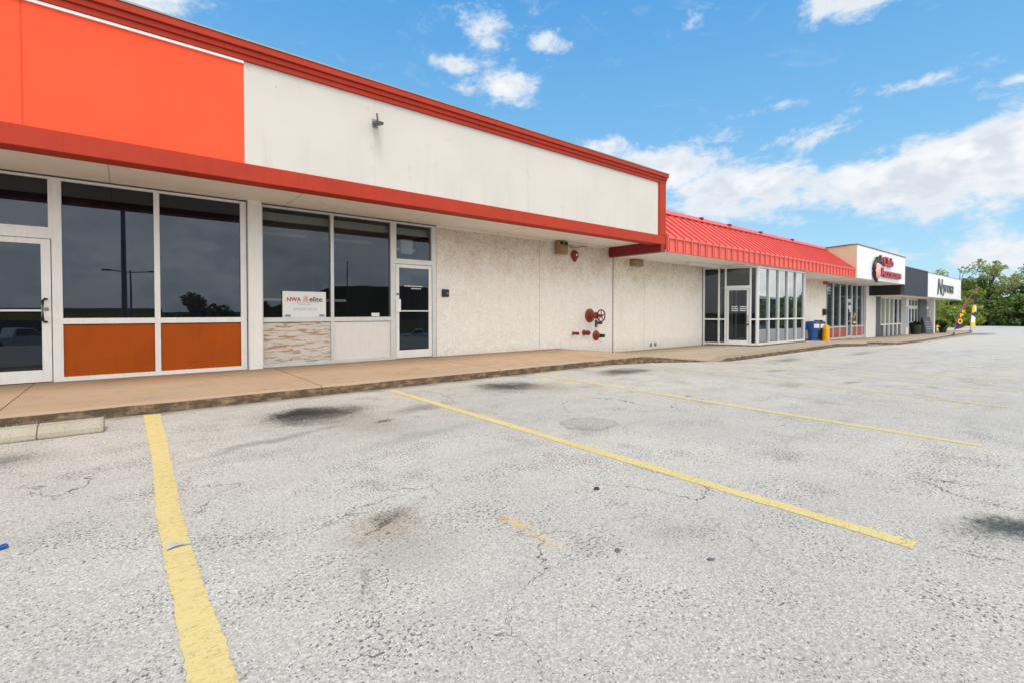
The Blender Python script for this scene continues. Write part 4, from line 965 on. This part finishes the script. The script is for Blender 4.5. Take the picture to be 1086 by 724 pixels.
# weeds in the kerb joint
def weed(label,x,y,n,s,seed):
    mb=MB(); rnd=random.Random(seed); z=GR(x,y)
    for i in range(n):
        a=rnd.uniform(0,2*PI); b=Vector((x+rnd.uniform(-1,1)*s*2.2,y+rnd.uniform(-1,1)*s*.35,z)); l=rnd.uniform(.4,1)*s; tip=b+Vector((math.cos(a)*l*.6,math.sin(a)*l*.5,l*.7)); w=Vector((-math.sin(a),math.cos(a),0))*l*.14
        mb.add([b-w,b+w,tip+w*.4,tip-w*.4],[(0,1,2,3)])
    return tag(obj('weed',mb,M['leaf_mid'],fix=False),label,'weed')
weed('tuft of green weeds growing at the kerb foot behind the wheel stop',-.93,6.56,70,.07,1)

# ------------------------------------------------------------------ trees
def crown_mb(clumps,n,s,rnd):
    mb=MB(); tot=sum(c[1]**2 for c in clumps)
    for (c,r,fl) in clumps:
        m=int(n*r*r/tot)
        for i in range(m):
            d=Vector((rnd.gauss(0,1),rnd.gauss(0,1),rnd.gauss(0,1))).normalized()*(r*rnd.uniform(.35,1.0)**.6); d.z*=fl
            p=c+d; u=Vector((rnd.gauss(0,1),rnd.gauss(0,1),rnd.gauss(0,.7))).normalized(); v=u.cross(Vector((rnd.gauss(0,1),rnd.gauss(0,1),rnd.gauss(0,1)))).normalized()
            k=s*rnd.uniform(.6,1.35); mb.add([p-u*k,p+v*k*.6,p+u*k,p-v*k*.6],[(0,1,2,3)])
    return mb
def tree(name,label,x,y,h,w,mat,seed,base=.15,n=2600,s=.17,sparse=False,group=None,limbs=6,zoff=0):
    rnd=random.Random(seed); z=GR(x,y)-.05+zoff; t=thing(name,label,'tree',(x,y,z),rnd.uniform(0,6),group)
    mb=MB(); tr=h*.022+.05; lean=Vector((rnd.uniform(-.3,.3),rnd.uniform(-.3,.3),0))*h*.12
    top=Vector((0,0,h*.80))+lean
    mid=Vector((0,0,h*.4))+lean*.4
    mb.tube([(0,0,-.2),(0,0,h*.12),mid,top],[tr*1.35,tr,tr*.7,tr*.18],10) if not sparse else mb.tube([(0,0,-.2),(0,0,h*.12),mid,top],[tr*.8,tr*.6,tr*.4,tr*.1],10)
    clumps=[]
    nc=16 if not sparse else 15
    for i in range(nc):
        a=rnd.uniform(0,2*PI); f=rnd.uniform(base,.93); spread=w*.5*math.sin(PI*min(1,max(.12,(f-base)/(1.05-base))*.8+.18))**.7
        rr=spread*rnd.uniform(.25,.95) ; c=Vector((rr*math.cos(a),rr*math.sin(a),h*f))+lean*f
        r=w*rnd.uniform(.16,.27) if not sparse else w*rnd.uniform(.09,.17)
        clumps.append((c,r,rnd.uniform(.6,.85)))
        if i<limbs+ (6 if sparse else 0):
            st=Vector((0,0,h*max(.12,f-.28)))+lean*max(.12,f-.28); md=st.lerp(c,.5)+Vector((0,0,h*.03)); mb.tube([st,md,c],[tr*.42*(.5 if sparse else 1),tr*.28*(.5 if sparse else 1),tr*.10],7)
    obj('trunk',mb,M['bark'],t,world=False); cm=crown_mb(clumps,n,s,rnd); obj('crown',cm,mat,t,world=False,fix=False)
    return t
G='trees closing off the far end of the lot'
rnd=random.Random(21)
TL=['leafy dark green tree in the row closing the far end of the lot','mid green rounded tree in the row closing the far end of the lot']
for i in range(19):
    y=-26+i*2.7+rnd.uniform(-.7,.7); x=98+rnd.uniform(-2.5,3.5); k=i%2
    tree('background_tree',TL[k],x,y,rnd.uniform(5.2,6.9),rnd.uniform(4.6,5.8),M['leaf_dark'] if k==0 else M['leaf_mid'],100+i,.06,2700,.19,group=G+(' (dark)' if k==0 else ' (mid green)'))
for i in range(12):
    y=-22+i*4.3+rnd.uniform(-1,1); tree('background_tree','taller tree behind the row at the far end of the lot',106+rnd.uniform(0,4),y,rnd.uniform(6.3,7.8),6.2,M['leaf_dark'],140+i,.05,2400,.24,group='second row of trees at the far end of the lot')
for i in range(9):
    y=2.6+i*1.75+rnd.uniform(-.5,.5); k=(i*5)%3
    tree('bush',('dense dark green bush along the edge of the lot','bushy mid green shrub along the edge of the lot','dense dark green bush along the edge of the lot')[k],93.5+rnd.uniform(-1,1.5),y,rnd.uniform(3.2,4.6),rnd.uniform(3.4,4.4),M['leaf_mid'] if k==1 else M['leaf_dark'],180+i,.03,1500,.18,group='bushes along the far edge of the lot'+(' (mid green)' if k==1 else ' (dark green)'))
tree('cottonwood_tree','tall open pale green tree with sky showing through, left of the two over the row',96,13.3,9.8,7.5,M['leaf_pale'],31,.34,1700,.16,True)
tree('cottonwood_tree','tall open pale green tree at the right edge of the picture over the row',97,7.6,8.8,7.5,M['leaf_pale'],36,.34,1700,.16,True)
tree('cottonwood_tree','tall sparse tree with thin high branches between the two open pale trees',100,10.6,10.6,4.6,M['leaf_pale'],38,.45,800,.20,True)
tree('bright_tree','yellow green leafy tree just beyond the end shop',74,12.6,4.4,4.4,M['leaf_bright'],41,.05,3000,.15)
tree('bright_tree','smaller yellow green bush tree behind the first feather flag',80,11.4,3.9,3.6,M['leaf_bright'],42,.04,2600,.15)
tree('autumn_tree','yellowish tree top rising between the two feather flags',91,11.7,5.0,3.6,M['leaf_bright'],43,.1,2200,.16)
tree('background_tree','single tree whose top shows above the dark grey fascia',76,19,7.6,3.4,M['leaf_pale'],44,.25,1400,.16,True)

# ------------------------------------------------------------------ across the lot: mirrored in the shop glass
def lamp_post(label,x,y,h,r,arms):
    z=GR(x,y); t=thing('light_pole',label,'lamp post',(x,y,z))
    mb=MB(); mb.lathe([(r*1.9,0),(r*1.9,.5),(r,.52)],(0,0,0),'Z',14); obj('footing',mb,M['precast'],t,world=False)
    mb=MB(); mb.tube([(0,0,.3),(0,0,h)],[r,r*.6],12); obj('pole',mb,M['grey_steel'],t,world=False)
    if arms:
        mb=MB(); mb.tube([(-2.2,0,h-.1),(0,0,h-.25),(2.2,0,h-.1)],.06,8); obj('cross_arm',mb,M['grey_steel'],t,world=False)
        for sg in (-1,1):
            mb=MB(); mb.box(sg*2.2-.45,sg*2.2+.45,-.2,.2,h-.2,h-.02); obj('lamp_head',mb,M['letter_grey'],t,world=False,bev=.03)
    else:
        mb=MB(); mb.box(-.35,.35,-.5,.5,h,h+.25); obj('lamp_head',mb,M['letter_grey'],t,world=False,bev=.03)
lamp_post('thick light pole in the lot mirrored in the first dark shop window',-.05,-13,10.5,.13,False)
lamp_post('tall twin armed light pole mirrored beside the thick pole in the dark window',.5,-55,9.4,.14,True)
lamp_post('light pole far off mirrored in the window with the small white card',76,-190,27,.3,False)
for i,(x,y,h,w) in enumerate(((9.5,-88,6.4,8),(14.5,-90,5.6,6),(21,-92,5.4,6),(46,-150,9,13),(60,-160,8,12))):
    tree('mirrored_tree',('broad dark tree across the lot mirrored in the second dark window','dark tree right of the broad one across the lot','small dark tree at the right end of the mirrored group','large tree across the road mirrored low in the shop window behind the sign','second large tree across the road mirrored in the shop window')[i],x,y,h+1.4,w,M['leaf_dark'],60+i,.1,1500,.35)
def pickup(label,x,y,rz,mat,group=None):
    t=thing('pickup_truck',label,'pickup truck',(x,y,GR(x,y)),rz)
    W=.92
    mb=MB(); mb.prism([(-2.7,.5),(-2.7,1.05),(-.75,1.08),(-.72,1.12),(1.15,1.12),(2.5,1.0),(2.72,.85),(2.72,.45),(2.1,.42),(1.95,.80),(1.35,.80),(1.2,.42),(-1.2,.42),(-1.35,.80),(-1.95,.80),(-2.1,.45)],-W,W); obj('body',mb,mat,t,world=False,bev=.04)
    mb=MB(); b=[(-.72,1.10),(1.15,1.10),(.45,1.72),(-.55,1.74)]; mb.prism(b,-W+.08,W-.08); cab=obj('cab',mb,mat,t,world=False,bev=.04)
    for sg in (-1,1):
        mb=MB(); mb.prism([(-.55,1.17),(.95,1.17),(.42,1.64),(-.48,1.66)],sg*(W-.08)-.006,sg*(W-.08)+.006); obj('side_window',mb,M['glass_far'],cab,world=False)
    mb=MB(); mb.quad((1.10,-.72,1.17),(1.10,.72,1.17),(.50,.68,1.69),(.50,-.68,1.69)); obj('windscreen',mb,M['glass_far'],cab,world=False)
    for px in (1.65,-1.65):
        for sg in (-1,1):
            mb=MB(); mb.lathe([(.22,-.12),(.36,-.12),(.39,-.08),(.39,.08),(.36,.12),(.22,.12)],(px,sg*.82,.39),'Y',20); w=obj('wheel',mb,M['rubber'],t,world=False)
            mb=MB(); mb.lathe([(0,sg*.05),(.12,sg*.07),(.22,sg*.11),(.23,0)],(px,sg*.82,.39),'Y',16); obj('rim',mb,M['chrome'],w,world=False)
    for sg in (-1,1):
        mb=MB(); mb.box(2.66,2.735,sg*.72-.15,sg*.72+.15,.72,.86); obj('headlight',mb,M['bulb'],t,world=False,bev=.01)
    mb=MB(); mb.box(2.66,2.76,-.85,.85,.42,.58); obj('bumper',mb,M['chrome'],t,world=False,bev=.02)
    mb=MB(); mb.box(2.68,2.74,-.5,.5,.64,.85); obj('grille',mb,M['black'],t,world=False)
pickup('silver pickup truck mirrored in the left glass door',-6.2,-32,-.55,M['car_silver'])
pickup('white pickup truck mirrored in the right glass door, nearer the middle of it',32.5,-42.5,PI+.5,M['car_white'])
pickup('white pickup truck mirrored at the left side of the right glass door',27.3,-45,PI+.3,M['car_white'])
t=thing('shop_building','low shop across the lot with yellow fascia mirrored in the left glass door','building',(-11,-64,GR(-11,-64)))
mb=MB(); mb.box(-26,4,-76,-64,-4,.1); obj('wall',mb,M['dark_grey'],t); mb=MB(); mb.box(-26,4.2,-64.4,-63.6,.1,1.0); obj('fascia',mb,M['yellow'],t); mb=MB(); mb.box(-26,4,-76,-64.41,.1,1.6); obj('roof',mb,M['roof_grey'],t)
for k in range(6):
    mb=MB(); mb.box(-24+k*4.5,-21+k*4.5,-64.02,-63.95,-3,-.4); obj('window',mb,M['glass_far'],t)
t=thing('warehouse','long grey metal warehouse across the lot mirrored in the glass entrance box','building',(100,-42,GR(95,-42)))
mb=MB(); mb.box(62,150,-62,-42,-4.5,4.6); obj('wall',mb,M['grey_building'],t); mb=MB(); mb.prism([(-62.4,4.6),(-41.6,4.6),(-52,6.4)],61.5,150.5,axis='X'); obj('roof',mb,M['roof_grey'],t)
for k in range(5):
    mb=MB(); mb.box(70+k*15,75+k*15,-42.05,-41.9,-3.4,.6); obj('roller_door',mb,M['white_paint'],t)

# ------------------------------------------------------------------ camera
cd=bpy.data.cameras.new('camera'); cam=bpy.data.objects.new('camera',cd); C.objects.link(cam)
cam.location=(0,0,1.12); cam.rotation_euler=(R(90-1.0),0,R(51.006-90)); cd.sensor_width=36; cd.lens=506/1086*36
cd.shift_y=-22.17/1086; cd.clip_start=.05; cd.clip_end=5000
bpy.context.scene.camera=cam

# ------------------------------------------------------------------ daylight
SUN_EL=66; SUN_AZ=-118          # degrees from +X, counter-clockwise
d=Vector((math.cos(R(SUN_EL))*math.cos(R(SUN_AZ)),math.cos(R(SUN_EL))*math.sin(R(SUN_AZ)),math.sin(R(SUN_EL))))
sd=bpy.data.lights.new('sun','SUN'); so=bpy.data.objects.new('sun',sd); C.objects.link(so)
sd.energy=2.35; sd.angle=R(26); sd.color=(1,.945,.86); so.rotation_euler=d.to_track_quat('Z','Y').to_euler(); so.location=(0,-10,30)

def world():
    k=N('World',True); t=k.t
    sky=t.nodes.new('ShaderNodeTexSky'); sky.sky_type='NISHITA'; sky.sun_disc=False; sky.sun_elevation=R(SUN_EL); sky.sun_rotation=R(90-SUN_AZ); sky.air_density=1.0; sky.dust_density=.6; sky.ozone_density=1.3
    v=k.vm('NORMALIZE',k.n('TexCoord').outputs['Generated']); x,y,z=k.sep(v)
    az=k.math('MULTIPLY',k.math('ARCTAN2',y,x),180/PI); el=k.math('MULTIPLY',k.math('ARCSINE',z),180/PI)
    uv=k.scl(v,5.2,5.2,9.5)
    f1=k.noise(uv,1.0,6,.62,.25); f2=k.noise(uv,3.9,4,.68,.4)
    # clouds: (azimuth, elevation, half widths, strength)
    BL=[(11,12.4,15,3.0,1.04),(5,13.2,6,2.8,.98),(25,13.0,10,3.2,1.04),(34,15.5,8,2.8,.98),(20.5,17.0,5.0,2.2,.58),(23,20.3,6.5,1.1,.54),(28,18.6,4.5,1.3,.50),(40,18.6,6,1.5,.56),
        (52.0,25.6,4.0,1.5,.66),(57.2,27.0,4.0,1.1,.56),(50.2,25.0,2.2,1.5,.48),(55.4,30.6,3.2,2.0,.50),(47,29.0,2.4,1.3,.42),(60.5,31,2.5,1.2,.36),(89,27,5,2.2,.6),
        (15.5,28.5,6,2.0,.60),(30,30,2,1.4,.40),(10,20,4,.8,.34),(5,4.8,6,1.8,.70),(11,4.9,7,1.3,.60),(15,6.3,5,.8,.30),(4.5,18.5,2.5,.8,.34)]
    cov=None
    for a,e,wa,we,st in BL:
        g=k.math('ADD',k.math('POWER',k.math('DIVIDE',k.math('SUBTRACT',az,a),wa),2.),k.math('POWER',k.math('DIVIDE',k.math('SUBTRACT',el,e),we),2.))
        g=k.math('MULTIPLY',k.math('EXPONENT',k.math('MULTIPLY',g,-.9)),st); cov=g if cov is None else k.math('MAXIMUM',cov,g)
    back=k.ramp(y,-.02,-.40,0,1.0)                # broken overcast behind the camera
    cov=k.math('MAXIMUM',cov,back)
    dens=k.math('ADD',k.math('ADD',k.math('MULTIPLY',k.math('SUBTRACT',f1,.5),1.9),k.math('MULTIPLY',k.math('SUBTRACT',f2,.5),1.0)),cov)
    cl=k.ramp(dens,.22,.74)
    wisp=k.math('MULTIPLY',k.ramp(k.noise(k.scl(uv,1,1,1.6),2.1,4,.64,.8),.56,.80),.16); cl=k.math('MAXIMUM',cl,wisp)
    core=k.ramp(dens,.45,1.05)
    sh=k.noise(uv,2.4,3,.6)
    white=k.mix(core,(.80,.86,.93),(.97,.98,1.0)); grey=k.mix(k.math('MULTIPLY',k.ramp(dens,.50,1.0),k.ramp(sh,.36,.62,0,.75)),white,(.60,.68,.78))
    # photographic sky colour: the physical sky, tinted
    skyc=k.mix(1,k.n('VectorMath',{0:sky.outputs[0],3:SKYS},operation='SCALE').outputs[0],SKYT,'MULTIPLY')
    gr=k.mix(k.ramp(el,0,7,smooth=False),(.60,.79,.92),(.42,.69,.91)); gr=k.mix(k.ramp(el,7,18,smooth=False),gr,(.235,.54,.88)); gr=k.mix(k.ramp(el,18,34,smooth=False),gr,(.10,.38,.82))
    skyc=k.mix(.8,skyc,gr)
    col=k.mix(cl,skyc,grey)
    col=k.mix(k.ramp(y,.05,-.5),col,k.mix(1,col,(2.2,2.06,1.88),'MULTIPLY'))      # extra brightness added to the sky behind, filling the shaded walls
    haze=k.ramp(el,-1,5,.35,0); col=k.mix(haze,col,(.78,.87,.95))
    bg=t.nodes.new('ShaderNodeBackground'); k.set(bg.inputs[0],col); bg.inputs[1].default_value=1.0
    t.links.new(bg.outputs[0],k.out.inputs['Surface']); bpy.context.scene.world=k.m; k.m.cycles.sampling_method='MANUAL'; k.m.cycles.sample_map_resolution=512
SKYS=.15; SKYT=(.62,1.18,1.32)
world()
s=bpy.context.scene
s.view_settings.view_transform='Standard'; s.view_settings.look='None'; s.view_settings.exposure=0; s.view_settings.gamma=1
s.render.engine='CYCLES'; s.cycles.max_bounces=6; s.cycles.diffuse_bounces=3; s.cycles.glossy_bounces=3; s.cycles.transmission_bounces=3; s.cycles.caustics_reflective=False; s.cycles.caustics_refractive=False; s.cycles.transparent_max_bounces=12; s.cycles.sample_clamp_indirect=6
